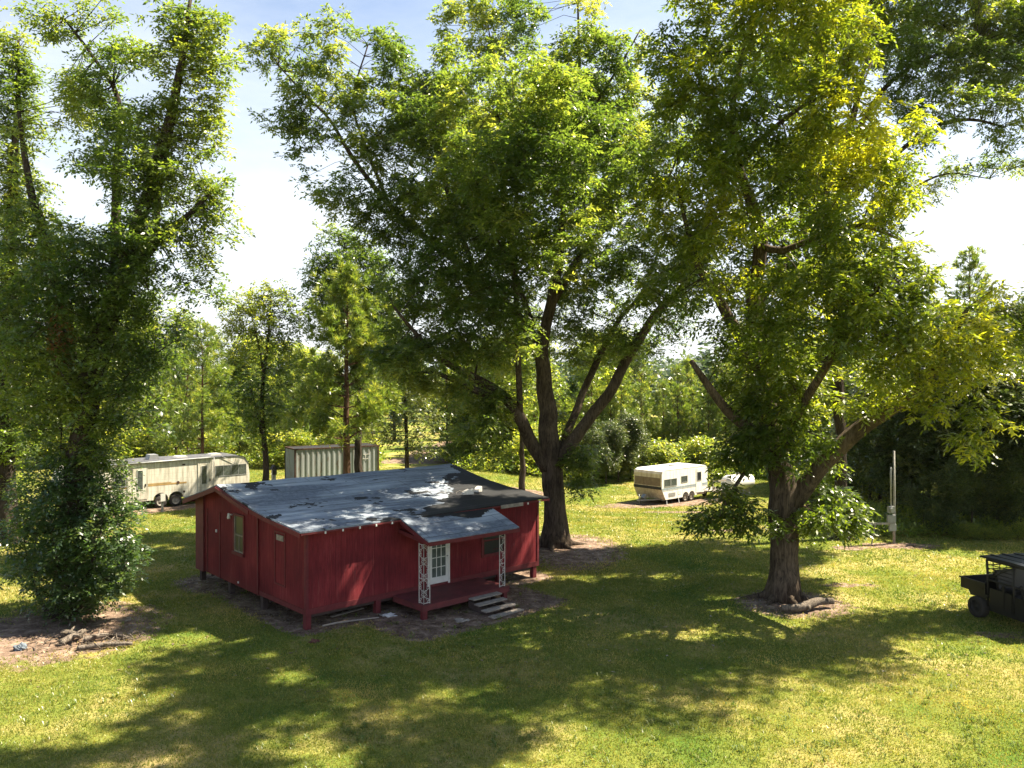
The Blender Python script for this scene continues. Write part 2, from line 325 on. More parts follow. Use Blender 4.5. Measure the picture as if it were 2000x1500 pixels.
# ------------------------------------------------------------------ ground sheet
AX, AY = -6.30, 25.0                      # near corner of the house
U = (.740, .673); VV = (-.673, .740); HROT = math.atan2(.673, .740)
def dirt_at(x, y):
    x = np.asarray(x, float); y = np.asarray(y, float)
    d = np.zeros_like(x)
    def ell(cx, cy, rx, ry, rot=0, amp=1.0):
        c, s = math.cos(rot), math.sin(rot)
        X = ((x-cx)*c+(y-cy)*s)/rx; Y = (-(x-cx)*s+(y-cy)*c)/ry
        return amp*np.clip(1.6-np.sqrt(X*X+Y*Y)*1.05, 0, 1)
    def rect(t0, t1, s0, s1, m):
        t = (x-AX)*U[0]+(y-AY)*U[1]; s = (x-AX)*VV[0]+(y-AY)*VV[1]
        dx = np.maximum(np.maximum(t0-t, t-t1), 0); dy = np.maximum(np.maximum(s0-s, s-s1), 0)
        return np.clip(1.5-np.sqrt(dx*dx+dy*dy)/m, 0, 1)
    L = [ell(2.6, 36.6, 2.3, 3.6), rect(0, 9.9, 0, 8.4, .6), rect(2.4, 7.6, -2.7, 0, .8), ell(-11.4, 30.5, 1.0, 1.6, .7),
         ell(9.6, 27.9, 1.9, 1.6), ell(-13.9, 24.9, 2.9, 3.1), ell(10.6, 56, 5.2, 1.9, HROT*.6), ell(-21, 47.0, 5.8, 1.1, HROT),
         ell(17.7, 37.4, 1.9, .7), ell(15.2, 36.8, .8, .5), ell(.7, 59.5, 2.2, 1.6), ell(10.9, 41.3, .9, .5),
         ell(-9, 75, 6, 2.5, 0, .85), ell(-7.2, 88, 2.6, 14, -.1), ell(12.5, 30.3, 1.2, .4, 0, .7), ell(10.5, 50.5, 3, .8, 0, .75),
         ell(15.5, 24.5, 2.2, .5, 0, .6), ell(-3.2, 35.8, 2.5, 1.2, .7)]
    for q in L: d = np.maximum(d, q)
    return d
def build_ground():
    fx = np.arange(-42, 42.01, .3); fy = np.arange(12, 100.01, .3)
    out = np.array([3, 8, 18, 40, 90, 200, 450, 1000, 2500.])
    xs = np.concatenate([-42-out[::-1], fx, 42+out]); ys = np.concatenate([[-600, -200, -60, -20, 0, 8], fy, 100+out])
    X, Y = np.meshgrid(xs, ys); nx, ny = len(xs), len(ys)
    Z = gz(X, Y)
    V = np.stack([X, Y, Z], -1).reshape(-1, 3)
    i = np.arange(nx*ny).reshape(ny, nx); q = np.stack([i[:-1, :-1], i[:-1, 1:], i[1:, 1:], i[1:, :-1]], -1).reshape(-1, 4)
    me = bpy.data.meshes.new('lawn'); me.vertices.add(len(V)); me.vertices.foreach_set('co', V.astype(np.float32).ravel())
    me.loops.add(q.size); me.loops.foreach_set('vertex_index', q.astype(np.int32).ravel())
    me.polygons.add(len(q)); me.polygons.foreach_set('loop_start', np.arange(0, q.size, 4, dtype=np.int32))
    me.polygons.foreach_set('use_smooth', np.ones(len(q), bool))
    a = me.attributes.new('dirt', 'FLOAT', 'POINT'); a.data.foreach_set('value', dirt_at(V[:, 0], V[:, 1]).astype(np.float32))
    me.update(calc_edges=True); me.materials.append(M['ground'])
    o = bpy.data.objects.new('lawn', me); COL.objects.link(o); tag(o, kind='structure')
build_ground()

_g = RNG.normal(0, 1, (160, 160)); _g = sum(np.roll(np.roll(_g, a, 0), b, 1) for a in (0, 1) for b in (0, 1))/2
def PN(x, y, s=.55):                   # patchy value noise, bilinear
    u = (x/s) % 160; v = (y/s) % 160; i = u.astype(int); j = v.astype(int); f = u-i; g = v-j; i2 = (i+1) % 160; j2 = (j+1) % 160; i %= 160; j %= 160
    return (_g[i, j]*(1-f)+_g[i2, j]*f)*(1-g)+(_g[i, j2]*(1-f)+_g[i2, j2]*f)*g
def grass():
    parts = []
    for (y0, y1, dens, hgt, wid) in ((15.5, 22, 900, .05, .011), (22, 32, 420, .055, .017), (32, 46, 230, .055, .024), (46, 70, 130, .055, .03)):
        area = .5*1.32*(y1*y1-y0*y0); n = int(area*dens)
        y = np.sqrt(RNG.uniform(y0*y0, y1*y1, n)); x = RNG.uniform(-.66, .66, n)*y
        d = dirt_at(x, y); keep = RNG.random(n) > np.clip((d-.35)*1.7, 0, .975)
        x, y = x[keep], y[keep]; n = len(x)
        a = RNG.uniform(0, 2*np.pi, n); h = hgt*RNG.uniform(.5, 1.3, n); wd = wid*RNG.uniform(.7, 1.3, n)
        z = gz(x, y)-.004
        cm = np.sin(x*5.1+np.sin(y*3.7)*1.7)*np.sin(y*4.3+np.sin(x*2.9)*1.9); h = h*(1+.3*cm)
        lean = RNG.normal(0, .5, (n, 2))*h[:, None]
        dx = np.cos(a)*wd; dy = np.sin(a)*wd
        V = np.empty((n, 3, 3))
        V[:, 0] = np.stack([x-dx, y-dy, z], -1); V[:, 1] = np.stack([x+dx, y+dy, z], -1); V[:, 2] = np.stack([x+lean[:, 0], y+lean[:, 1], z+h], -1)
        cl = .5+.5*np.sin(x*.9+np.sin(y*.7)*2)*np.cos(y*.55+np.sin(x*.5)*1.5)
        parts.append((V.reshape(-1, 3), np.clip(RNG.normal(.3, .2, n)+.3*cl-.05*cm+.12*PN(x, y), 0, 1)))
    V = np.concatenate([p[0] for p in parts]); T = np.concatenate([p[1] for p in parts])
    tag(np_mesh('grass', V, 3, M['grass'], T), 'short mown grass of the lawn around the house', 'grass', kind='stuff')
grass()
def weeds():
    n = 2600; y = RNG.uniform(16, 40, n); x = RNG.uniform(-.66, .66, n)*y; k = PN(x, y, 1.4)+RNG.normal(0, .5, n) > .6
    x, y = x[k], y[k]; P = np.stack([x, y, gz(x, y)], -1); m = 12; n = len(P)*m
    B = np.repeat(P, m, 0)+RNG.normal(0, .05, (n, 3))*np.array([1, 1, 0]); a = RNG.uniform(0, 6.28, n); h = RNG.uniform(.06, .15, n)
    d = np.stack([np.cos(a), np.sin(a), np.zeros(n)], -1); w_ = np.stack([-np.sin(a), np.cos(a), np.zeros(n)], -1)*.012
    V = np.empty((n, 4, 3)); V[:, 0] = B-w_*.5; V[:, 1] = B+d*(h*.35)[:, None]+w_; V[:, 3] = B+d*(h*.35)[:, None]-w_; V[:, 2] = B+d*(h*.8)[:, None]
    V[:, 1, 2] += h*.7; V[:, 3, 2] += h*.7; V[:, 2, 2] += h*.75
    tag(np_mesh('weed_tufts', V.reshape(-1, 3), 4, M['grass'], np.clip(RNG.normal(.22, .15, n), 0, 1)), 'coarse grass tufts and weeds dotted over the lawn', 'weeds', kind='stuff')
weeds()
def litter():
    n = 26000; y = RNG.uniform(20, 42, n); x = RNG.uniform(-.6, .6, n)*y
    keep = (dirt_at(x, y) > .45+.4*RNG.random(n)) | (RNG.random(n) < .05); x, y = x[keep], y[keep]; n = len(x)
    a = RNG.uniform(0, 2*np.pi, n); L = RNG.uniform(.03, .09, n); W = L*RNG.uniform(.12, .5, n)
    z = gz(x, y)+.012; ca, sa = np.cos(a), np.sin(a); t = RNG.uniform(-.02, .02, (n, 2))
    V = np.empty((n, 4, 3))
    V[:, 0] = np.stack([x-ca*L, y-sa*L, z], -1); V[:, 1] = np.stack([x-sa*W, y+ca*W, z+.01+t[:, 0]*.3], -1)
    V[:, 2] = np.stack([x+ca*L, y+sa*L, z+.01], -1); V[:, 3] = np.stack([x+sa*W, y-ca*W, z+.012+t[:, 1]*.3], -1)
    tag(np_mesh('leaf_litter', V.reshape(-1, 3), 4, M['litter'], RNG.random(n)), 'dry leaves and twigs lying on the bare soil', 'leaf litter', kind='stuff')
litter()

# ------------------------------------------------------------------ foliage and tree tools
def unit(v): return v/np.maximum(np.linalg.norm(v, axis=-1, keepdims=True), 1e-9)
def twig_tips(P, nt_, reach):
    """nt_ twigs fanning out from every point; returns tips and thin tapering blades for the twigs"""
    n = len(P)*nt_; d = unit(RNG.normal(0, 1, (n, 3))*np.array([1, 1, .7])+np.array([0, 0, .15]))
    A = np.repeat(P, nt_, 0); T = A+d*(reach*RNG.uniform(.45, 1.15, n))[:, None]
    w = unit(np.cross(d, RNG.normal(0, 1, (n, 3))))*.009; m = (A+T)/2; m[:, 2] += .04
    return T, np.stack([A-w, m-w*.8, T, m+w*.8], 1).reshape(-1, 3)
def leaves(P, K, spread, L, leaflet, lw, tint, J=7, droop=.8, up=.15, tvar=.18):
    """compound leaves: K per point of P, J leaflets each"""
    n = len(P)*K
    B = np.repeat(P, K, 0)+RNG.normal(0, 1, (n, 3))*np.array([spread, spread, spread*.75])
    a = RNG.uniform(0, 2*np.pi, n); e = RNG.normal(up, .45, n)
    D = np.stack([np.cos(a)*np.cos(e), np.sin(a)*np.cos(e), np.sin(e)], -1)
    side = unit(np.cross(D, np.array([0, 0, 1.0]))+RNG.normal(0, .25, (n, 3)))
    LL = L*RNG.uniform(.7, 1.25, n)[:, None]
    out = np.empty((n, J, 4, 3))
    for j in range(J):
        if J == 1: u, sg = .5, 0
        else: u = .25+.75*j/(J-1); sg = 0 if j == J-1 else (1 if j % 2 else -1)
        c = B+D*LL*u; c[:, 2] -= droop*LL[:, 0]*u*u*.6
        ld = unit(D*(.7 if sg else 1)+side*sg*.9+np.array([0, 0, -droop*.55])+RNG.normal(0, .22, (n, 3)))
        wv = unit(np.cross(ld, RNG.normal(0, .38, (n, 3))+np.array([0, 0, 1.0])))
        ln = leaflet*RNG.uniform(.75, 1.25, n)[:, None]; wd = wv*lw*.5*RNG.uniform(.8, 1.2, n)[:, None]
        out[:, j, 0] = c; out[:, j, 1] = c+ld*ln*.45+wd; out[:, j, 2] = c+ld*ln; out[:, j, 3] = c+ld*ln*.45-wd
    t = np.repeat(np.repeat(tint, K)+RNG.normal(0, tvar, n), J)+RNG.normal(0, .07, n*J)
    return out.reshape(-1, 3), np.clip(t, 0, 1)
def needles(P, Dn, nb, L, W, tint):
    n = len(P)*nb
    B = np.repeat(P, nb, 0); D = unit(np.repeat(Dn, nb, 0)*.9+RNG.normal(0, .75, (n, 3))+np.array([0, 0, .25]))
    wv = unit(np.cross(D, RNG.normal(0, 1, (n, 3))))*W*.5; ln = (L*RNG.uniform(.6, 1.2, n))[:, None]
    V = np.empty((n, 4, 3)); V[:, 0] = B-wv*.4; V[:, 1] = B+D*ln*.6+wv; V[:, 2] = B+D*ln; V[:, 3] = B+D*ln*.6-wv
    return V.reshape(-1, 3), np.clip(np.repeat(tint, nb)+RNG.normal(0, .15, n), 0, 1)

def sample_lobes(lobes, spacing, hole=.0, seed=0):
    pts = []
    for (c, r) in lobes:
        vol = 4.19*r[0]*r[1]*r[2]; n = max(6, int(vol/spacing**3*1.9))
        d = unit(RNG.normal(0, 1, (n, 3))); rad = RNG.random(n)**(1/3.)
        rad = np.where(RNG.random(n) < .55, .72+.3*RNG.random(n), rad)
        pts.append(np.array(c)+d*rad[:, None]*np.array(r))
    P = np.concatenate(pts); P = P[RNG.permutation(len(P))]
    k = np.floor(P/spacing).astype(np.int64); key = k[:, 0]*73856093 ^ k[:, 1]*19349663 ^ k[:, 2]*83492791
    _, i = np.unique(key, return_index=True); P = P[i]
    if hole > 0:
        o = Vector((seed*7.3, seed*3.1, 0)); s = 1/2.3
        nv = np.array([mnoise.noise(Vector(p)*s+o) for p in P])
        n2 = np.array([mnoise.noise(Vector(p)*.95+o) for p in P])
        P = P[(nv > np.quantile(nv, hole)) & (n2 > np.quantile(n2, hole*.9))]
    return P
def grow(skel, P, bf=.12, r_tip=.012, expo=2.25):
    """skel: list of (pos, parent, radius); join every point of P to the nearest branch"""
    pos = [np.array(s[0], float) for s in skel]; par = [s[1] for s in skel]; rf = [s[2] for s in skel]
    path = [0.0]*len(pos)
    for i, p in enumerate(par):
        if p >= 0: path[i] = path[p]+np.linalg.norm(pos[i]-pos[p])
    N = len(P); best = np.full(N, 1e9); bi = np.zeros(N, int)
    for i, q in enumerate(pos):
        if rf[i] > .42: continue
        c = np.linalg.norm(P-q, axis=1)+bf*.35*path[i]+(.5 if rf[i] > .2 else 0); m = c < best; best[m] = c[m]; bi[m] = i
    alive = np.ones(N, bool)
    for _ in range(N):
        k = int(np.argmin(np.where(alive, best, 1e18))); alive[k] = False
        p = int(bi[k]); q = pos[p]; idx = p; v = P[k]-q; dl = np.linalg.norm(v); ns = max(1, int(dl/.9))
        for j in range(1, ns+1):
            f = j/ns; x = q+v*f
            if j < ns: x = x+RNG.normal(0, .07*min(dl, 2), 3); x[2] += .12*dl*f*(1-f)
            pos.append(x); par.append(idx); rf.append(0); path.append(path[idx]+dl/ns); idx = len(pos)-1
            c = np.linalg.norm(P-x, axis=1)+bf*path[idx]; m = alive & (c < best); best[m] = c[m]; bi[m] = idx
    n = len(pos); acc = np.zeros(n); r = np.zeros(n); kids = [[] for _ in range(n)]
    for i in range(n-1, -1, -1):
        r[i] = max(acc[i]**(1/expo) if acc[i] > 0 else r_tip, r_tip)
        if rf[i] > 0: r[i] = rf[i]
        else: r[i] = min(r[i], .13)
        if par[i] >= 0: acc[par[i]] += r[i]**expo if rf[i] == 0 else 0; kids[par[i]].append(i)
    return pos, par, r, kids, rf
def branch_mesh(mb, pos, par, r, kids, rf, skip_main=True, nseg=5):
    starts = []
    for i in range(len(pos)):
        if rf[i] > 0:
            for k in kids[i]:
                if rf[k] == 0: starts.append((i, k))
    while starts:
        p, k = starts.pop(); ch = [pos[p], pos[k]]; rr = [min(r[p], r[k]*1.5), r[k]]; c = k
        while kids[c]:
            ks = sorted(kids[c], key=lambda q: -r[q]); 
            for o in ks[1:]: starts.append((c, o))
            c = ks[0]; ch.append(pos[c]); rr.append(r[c])
        mb.tube(ch, rr, 7 if rr[0] > .07 else (5 if rr[0] > .03 else 3), cap=False)
def spline(pts, step):
    """Catmull-Rom through (x,y,z,r)"""
    P = [np.array(p, float) for p in pts]; P = [2*P[0]-P[1]]+P+[2*P[-1]-P[-2]]; out = []
    for i in range(1, len(P)-2):
        n = max(2, int(np.linalg.norm(P[i+1][:3]-P[i][:3])/step))
        for k in range(n):
            t = k/n
            out.append(.5*((2*P[i])+(-P[i-1]+P[i+1])*t+(2*P[i-1]-5*P[i]+4*P[i+1]-P[i+2])*t*t+(-P[i-1]+3*P[i]-3*P[i+1]+P[i+2])*t**3))
    out.append(P[-2]); return out
def big_tree(name, label, cat, depth, limbs, lobes, leafm, bark, spacing=.95, K=10, hole=.12, spread=.42, L=.36,
             leaflet=.15, lw=.055, J=7, tint=None, group=None, bf=.12, depth_fac=.85, droop=.8, vine=None, dense=(), flare=1.35, seed=1, knots=False):
    base = Vector(((limbs[0][0][0]-1000)/F*depth, depth, 0)); base.z = float(gz(base.x, base.y))
    root = empty(name, base, 0, label, cat, group); bx = np.array(base)
    mb = MB(); skel = []
    for li, lb in enumerate(limbs):
        pts = []
        for (px, py, dz, rad) in lb:
            p = at(px, py, depth+dz); pts.append((p.x-bx[0], p.y-bx[1], p.z-bx[2], rad))
        if li == 0: pts[0] = (0, 0, -.15, pts[0][3]*flare)
        sp = spline(pts, .35 if pts[0][3] > .2 else .5)
        # gentle irregularity
        for i, q in enumerate(sp):
            if 0 < i < len(sp): 
                j = .12*min(q[3]*3, 1)
                q[0] += j*mnoise.noise(Vector((q[2]*.9, li*3.3, seed))); q[1] += j*mnoise.noise(Vector((q[2]*.9, li*5.3, seed+9)))
        if li == 0:
            for q in sp:
                if q[2] < .9: q[3] = max(q[3], pts[1][3]*(1+(flare-1)*max(0, 1-(q[2]+.15)/1.0)**2))
        mb.tube([q[:3] for q in sp], [max(q[3], .01) for q in sp], 28 if pts[0][3] > .3 else 12, rough=.16 if pts[0][3] > .2 else .2, flute=.045 if li == 0 else 0)
        par = -1
        if skel:
            dd = [np.linalg.norm(np.array(s[0])-sp[0][:3]) for s in skel]; par = int(np.argmin(dd))
        for q in sp: skel.append((q[:3], par, max(q[3], .012))); par = len(skel)-1
    # surface roots
    if flare > 1.2:
        r0 = limbs[0][0][3]
        for k in range(7):
            a = k*.9+seed+random.uniform(-.2, .2); l = r0*random.uniform(1.6, 2.6)
            mb.tube([(math.cos(a)*r0*.75, math.sin(a)*r0*.75, .45*r0), (math.cos(a)*r0*1.25, math.sin(a)*r0*1.25, .12*r0), (math.cos(a+.1)*l, math.sin(a+.1)*l, -.03), (math.cos(a+.2)*l*1.25, math.sin(a+.2)*l*1.25, -.12)],
                    [.34*r0, .24*r0, .12*r0, .05*r0], 8, rough=.2)
    LB = []
    for lb in lobes:
        px, py, rx, ry = lb[:4]; dz = lb[4] if len(lb) > 4 else 0
        D = depth+dz; c = at(px, py, D); s = D/F
        LB.append(((c.x-bx[0], c.y-bx[1], c.z-bx[2]), (rx*s, .5*(rx+ry)*s*depth_fac, ry*s)))
    P = sample_lobes(LB, spacing, hole, seed)
    if dense:
        LD = []
        for (px, py, rx, ry, dz) in dense:
            D = depth+dz; c = at(px, py, D); q = D/F; LD.append(((c.x-bx[0], c.y-bx[1], c.z-bx[2]), (rx*q, .5*(rx+ry)*q, ry*q)))
        P = np.concatenate([P, sample_lobes(LD, spacing*.72, .2, seed+1)])
    P = P[P[:, 2] > .25]
    pos, par, r, kids, rf = grow(skel, P, bf); branch_mesh(mb, pos, par, r, kids, rf)
    tr = mb.build('stems' if name == 'bush' else 'trunk', bark, root)
    if vine:
        ex = [s_[0]+unit(RNG.normal(0, 1, 3))*(s_[2]+.14) for s_ in skel for _ in range(vine) if s_[2] > .05 and s_[0][2] > .2]
        P = np.concatenate([P, np.array(ex)])
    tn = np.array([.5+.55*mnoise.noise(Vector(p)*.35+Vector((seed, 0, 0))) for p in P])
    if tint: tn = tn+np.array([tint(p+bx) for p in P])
    NT = 5; tips, TV = twig_tips(P, NT, spread*1.75)
    np_mesh('twigs', TV, 4, bark, None, root)
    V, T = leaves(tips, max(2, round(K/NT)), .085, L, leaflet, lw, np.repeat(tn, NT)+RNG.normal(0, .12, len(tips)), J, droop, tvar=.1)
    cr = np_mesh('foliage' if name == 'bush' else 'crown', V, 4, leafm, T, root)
    return root

# ------------------------------------------------------------------ the big trees
# centre pecan
T1L = [
 [(1085,1066,0,.60),(1084,1000,0,.48),(1080,930,0,.48),(1072,870,0,.47),(1066,760,.2,.36),(1058,680,.3,.30),(1078,590,.5,.25),(1095,470,.8,.19),(1108,330,1,.13),(1130,170,1,.08),(1128,10,1,.04)],
 [(1068,915,0,.34),(1040,870,-.2,.30),(1012,815,-.6,.27),(975,768,-1,.24),(925,738,-1.4,.19),(868,706,-2,.14),(815,655,-2.5,.09),(770,600,-3,.05)],
 [(995,795,-.5,.20),(960,775,-1.6,.17),(905,752,-2.6,.13),(850,728,-3.4,.08),(800,730,-4,.04)],
 [(1088,905,0,.33),(1130,845,.2,.28),(1185,775,.2,.26),(1232,690,.2,.22),(1280,615,0,.17),(1330,560,0,.12),(1370,500,0,.07),(1380,420,0,.04)],
 [(1092,890,.5,.24),(1115,830,1.4,.20),(1150,740,2.2,.17),(1205,630,3,.13),(1255,570,3.4,.09),(1290,480,3.6,.05)],
 [(1015,815,-.6,.16),(1012,720,-1.6,.13),(1008,590,-2.4,.11),(998,500,-2.8,.08),(985,380,-3,.05),(975,230,-3,.03)],
 [(1062,720,.3,.24),(1020,630,1,.21),(930,540,1.4,.19),(845,475,1.4,.17),(760,400,1.0,.13),(690,310,.6,.10),(645,235,.3,.07),(600,190,0,.05),(545,130,0,.03)],
 [(1080,590,.5,.20),(1130,505,1.8,.17),(1200,430,2.6,.13),(1290,370,3,.08),(1330,290,3,.04)],
 [(1105,350,1,.10),(1150,230,.4,.08),(1210,130,0,.05),(1250,60,0,.03)],
 [(930,540,1.4,.13),(890,430,.5,.10),(860,310,-.4,.07),(850,190,-.8,.04)],
 [(760,400,1,.10),(720,300,1.4,.08),(690,200,1.4,.05),(720,90,1.4,.03)],
 [(1000,520,-2.8,.07),(950,420,-4,.05),(930,300,-4.6,.03)],
 [(1040,640,2,.16),(1000,500,4,.13),(1010,350,5,.09),(980,180,5,.05),(950,40,5,.03)],
]
T1C = [(505,85,38,50),(560,95,42,30),(600,60,48,28),(545,150,55,35),(700,75,70,55),(750,120,60,55),(690,170,75,55,1),(590,225,45,38),(560,225,40,45),(655,270,70,50),(610,330,45,48),(640,390,40,30),(760,250,70,70,1),
 (850,150,75,55),(930,110,55,50,2),(840,260,95,90,-1),(770,350,80,70),(700,400,55,35,1),(890,50,30,55,4),(980,25,70,60,3),(940,200,90,90,-3),(1060,90,55,80,2),(1130,130,85,85,0),(1120,25,55,50,1),(1240,100,55,60,0),(1200,190,80,70,2),
 (1050,260,110,100,-3),(1180,290,95,90,1),(1280,240,75,85,2),(950,350,115,100,-4),(860,400,110,90,-1),(820,470,95,65,1),(1060,400,100,90,-3),(1180,420,105,90,2),(1290,390,85,90,2),(1330,480,80,80,1),(1270,520,90,70,-1),
 (920,480,110,85,-3),(1010,470,90,90,-4),(1010,560,85,60,-2),(880,580,100,75,0),(800,560,70,50,2),(770,620,70,48,-1),(860,660,80,45,-2),(950,650,80,60,1),(1120,520,60,60,3),(1200,560,60,55,4),(1330,570,70,50,0),(1250,640,80,55,3),(1150,680,80,45,3),(1030,690,60,60,2),
 (945,790,55,35,-2),(955,850,28,60,-3),(880,760,50,35,-4),(820,720,60,40,-4),(1130,820,45,50,1),(1135,905,28,30,-1),(1120,940,24,38,-1.0),(1160,870,35,35,1),(1000,300,100,100,5),(880,250,90,90,5),(1120,250,100,100,5),(1000,450,100,90,5),(900,420,90,80,5),(1230,330,80,80,6),(1080,600,80,60,5),(930,560,90,60,5),(1220,690,60,50,0),(1290,690,40,35,1),(840,640,90,50,1),(1080,330,80,75,-8.5),(960,320,80,75,-8),(1040,180,80,80,-8.5),(1150,430,65,50,-7.5),(980,420,65,50,-7.5),(1060,300,85,80,-6.5),(1150,380,80,65,-6),(980,400,80,65,-6),(1100,200,80,75,-6),(1200,280,65,65,-6),(1020,200,70,70,-6.5),(600,140,60,45,.5),(640,200,70,50,0),(700,240,70,55,.5),(620,270,50,45,.5),(720,330,70,60,0),(690,380,60,45,-.5),(790,180,60,60,1),(800,300,80,70,1),(560,110,50,40,.5),(760,440,70,50,0),(830,210,60,60,1.5),(900,690,90,40,1),(980,650,80,60,-3),(830,560,80,50,-2),(930,600,90,60,-4),(1310,620,50,45,2),(1160,530,70,60,0),(800,600,60,45,2),(780,670,50,30,-3)]
big_tree('pecan_tree', 'huge spreading pecan tree with forked grey trunk rising behind the red house', 'tree', 37.6, T1L, T1C, M['leaf_pecan'], M['bark'], dense=[(945,860,26,50,-2),(955,800,26,30,-2),(1135,900,22,28,-1),(1122,945,20,30,-1),(870,760,45,28,-3.5),(820,730,50,30,-4),(780,700,45,30,-3)],
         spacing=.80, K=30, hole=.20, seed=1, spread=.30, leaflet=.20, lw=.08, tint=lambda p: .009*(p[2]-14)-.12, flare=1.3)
# right pecan with yellow-green leaves
T2L = [
 [(1530,1172,0,.55),(1532,1110,0,.47),(1533,1040,0,.46),(1528,960,0,.46),(1515,880,.1,.40),(1498,800,.2,.36),(1478,730,.3,.32),(1470,640,.2,.25),(1475,560,0,.23),(1485,470,-.2,.21),(1468,400,-.3,.18),(1440,320,-.5,.14),(1430,220,-.8,.10),(1450,100,-1,.06),(1470,10,-1,.03)],
 [(1545,985,0,.36),(1582,940,-.3,.31),(1630,880,-.6,.28),(1680,835,-1,.25),(1745,795,-1.6,.21),(1800,750,-2,.16),(1850,680,-2.6,.11),(1890,600,-3,.06)],
 [(1510,860,-.2,.24),(1470,840,-.8,.21),(1420,800,-1.2,.17),(1380,750,-1.5,.12),(1350,705,-1.8,.08)],
 [(1480,720,.3,.24),(1440,650,.3,.20),(1400,580,.2,.16),(1365,520,0,.12),(1340,440,0,.08),(1320,350,0,.05)],
 [(1483,480,-.2,.14),(1530,490,-.8,.12),(1600,460,-1.6,.09),(1680,440,-2.2,.07),(1760,470,-2.6,.04)],
 [(1475,640,.2,.17),(1500,560,1.5,.14),(1560,470,2.5,.12),(1620,360,3,.09),(1660,230,3,.06),(1700,120,3,.03)],
 [(1500,790,.2,.18),(1560,760,1.4,.15),(1620,700,2.4,.12),(1700,640,3,.08),(1780,600,3,.05)],
 [(1440,330,-.5,.10),(1500,260,-2,.08),(1580,200,-3,.06),(1650,180,-3.6,.04)],
 [(1530,870,-.2,.18),(1570,790,-1.6,.15),(1610,720,-2.8,.12),(1680,600,-3.6,.08),(1740,540,-4,.05)],
 [(1480,900,.1,.1),(1450,930,-.8,.07),(1420,980,-1.4,.05),(1400,1020,-1.6,.03)],
 [(1445,280,-.6,.09),(1390,200,-1.2,.07),(1350,130,-1.5,.04)],
]
T2C = [(1320,130,50,65,-1),(1400,60,75,60,0),(1330,210,60,60,-2),(1480,70,90,70,-2),(1580,80,100,75,-3),(1640,120,70,65,-3),(1400,190,90,80,-2),(1500,210,100,80,-3.5),(1620,230,110,70,-4),(1700,180,70,55,-3),(1740,250,65,50,-3),(1380,320,90,80,-1),
 (1300,330,55,70,0),(1480,330,100,70,-3),(1600,340,110,70,-3.5),(1710,330,80,60,-3),(1340,430,80,70,0),(1420,440,85,60,1),(1560,430,85,50,-3),(1660,430,100,55,-4),(1740,400,60,50,-3),(1600,500,90,45,2),(1700,500,110,55,-4),(1800,510,85,60,-3.5),
 (1370,540,75,60,1),(1310,570,60,60,1),(1430,560,60,50,2),(1540,590,80,50,-3),(1640,600,100,60,-4.5),(1750,590,100,60,-4),(1850,590,85,60,-3.5),(1560,670,80,50,-3),(1660,690,100,55,-4),(1770,690,100,60,-4),(1870,680,90,60,-4),(1940,690,60,55,-3),(1960,620,50,50,-2),
 (1830,760,85,50,-4),(1900,790,55,45,-4),(1895,850,40,40,-4),(1720,770,70,40,-2),(1440,650,60,40,1),(1420,740,55,50,.5),(1500,740,70,40,-1),(1560,770,80,50,1.5),(1490,830,60,40,1),(1560,850,70,45,-1),(1520,910,60,40,-1),(1420,1010,55,30,-1),(1390,1010,40,28,-1.4),
 (1600,930,50,45,1.5),(1590,1010,60,30,-.5),(1640,1000,45,30,.5),(1480,1030,45,22,-1),(1520,820,60,50,-1.3),(1480,770,60,45,-1),(1560,700,70,45,-1.2),(1680,1030,40,28,.8),(1620,1040,45,30,-.5),(1400,480,75,60,-1.5),(1350,530,60,55,-1.5),(1440,500,70,60,-1.5),(1390,600,60,45,-1),(1530,520,80,50,-1.5),(1500,600,70,45,-2),(1570,560,80,55,-3),(1610,640,80,50,-3),(1480,420,80,60,-2),(1680,560,90,60,-4.5),(1790,640,80,50,-4.5),(1450,680,60,45,-1.2),(1540,660,60,45,-1.5),(1500,560,90,60,4),(1620,560,100,70,4),(1730,560,90,70,4),(1560,300,100,90,4),(1430,250,90,90,4),(1680,330,90,80,4),(1600,660,90,60,4),(1800,640,80,60,4),(1480,480,90,50,4),(1500,130,100,70,3),(1620,60,90,60,2),(1500,-60,120,70,0),(1560,-150,150,90,-3),(1420,-170,140,80,-2),(1700,-130,140,80,-3),(1500,-190,170,90,-5.5),(1330,-130,110,70,-3),(1850,-120,120,70,-4),(1900,-260,150,80,-7),(1550,-330,170,90,-8),(1760,-420,150,90,-8.5),(1400,-420,130,80,-8),(1950,-480,130,80,-8.5),(1640,-50,110,70,-1),(1380,-40,70,60,0)]
big_tree('pecan_tree', 'yellow green pecan tree with a log lying against its dark grey trunk', 'tree', 28.5, T2L, T2C, M['leaf_bright'], M['bark'], dense=[(1395,1010,45,28,-1.4),(1430,970,50,34,-1.2),(1455,1010,40,22,-1.1),(1450,880,45,32,-1),(1500,850,45,36,-1.2),(1510,790,55,40,-1.3),(1625,985,42,28,.8),(1650,1025,30,18,.8),(1590,1010,38,22,-.4),(1560,730,55,40,-1.4)],
         spacing=.68, K=25, hole=.23, seed=2, leaflet=.20, lw=.078, L=.42, tint=lambda p: .012*(p[2]-12)-.03*(p[1]-27)+.012*(p[0]-9)-.12, spread=.27, flare=1.25, droop=.95)
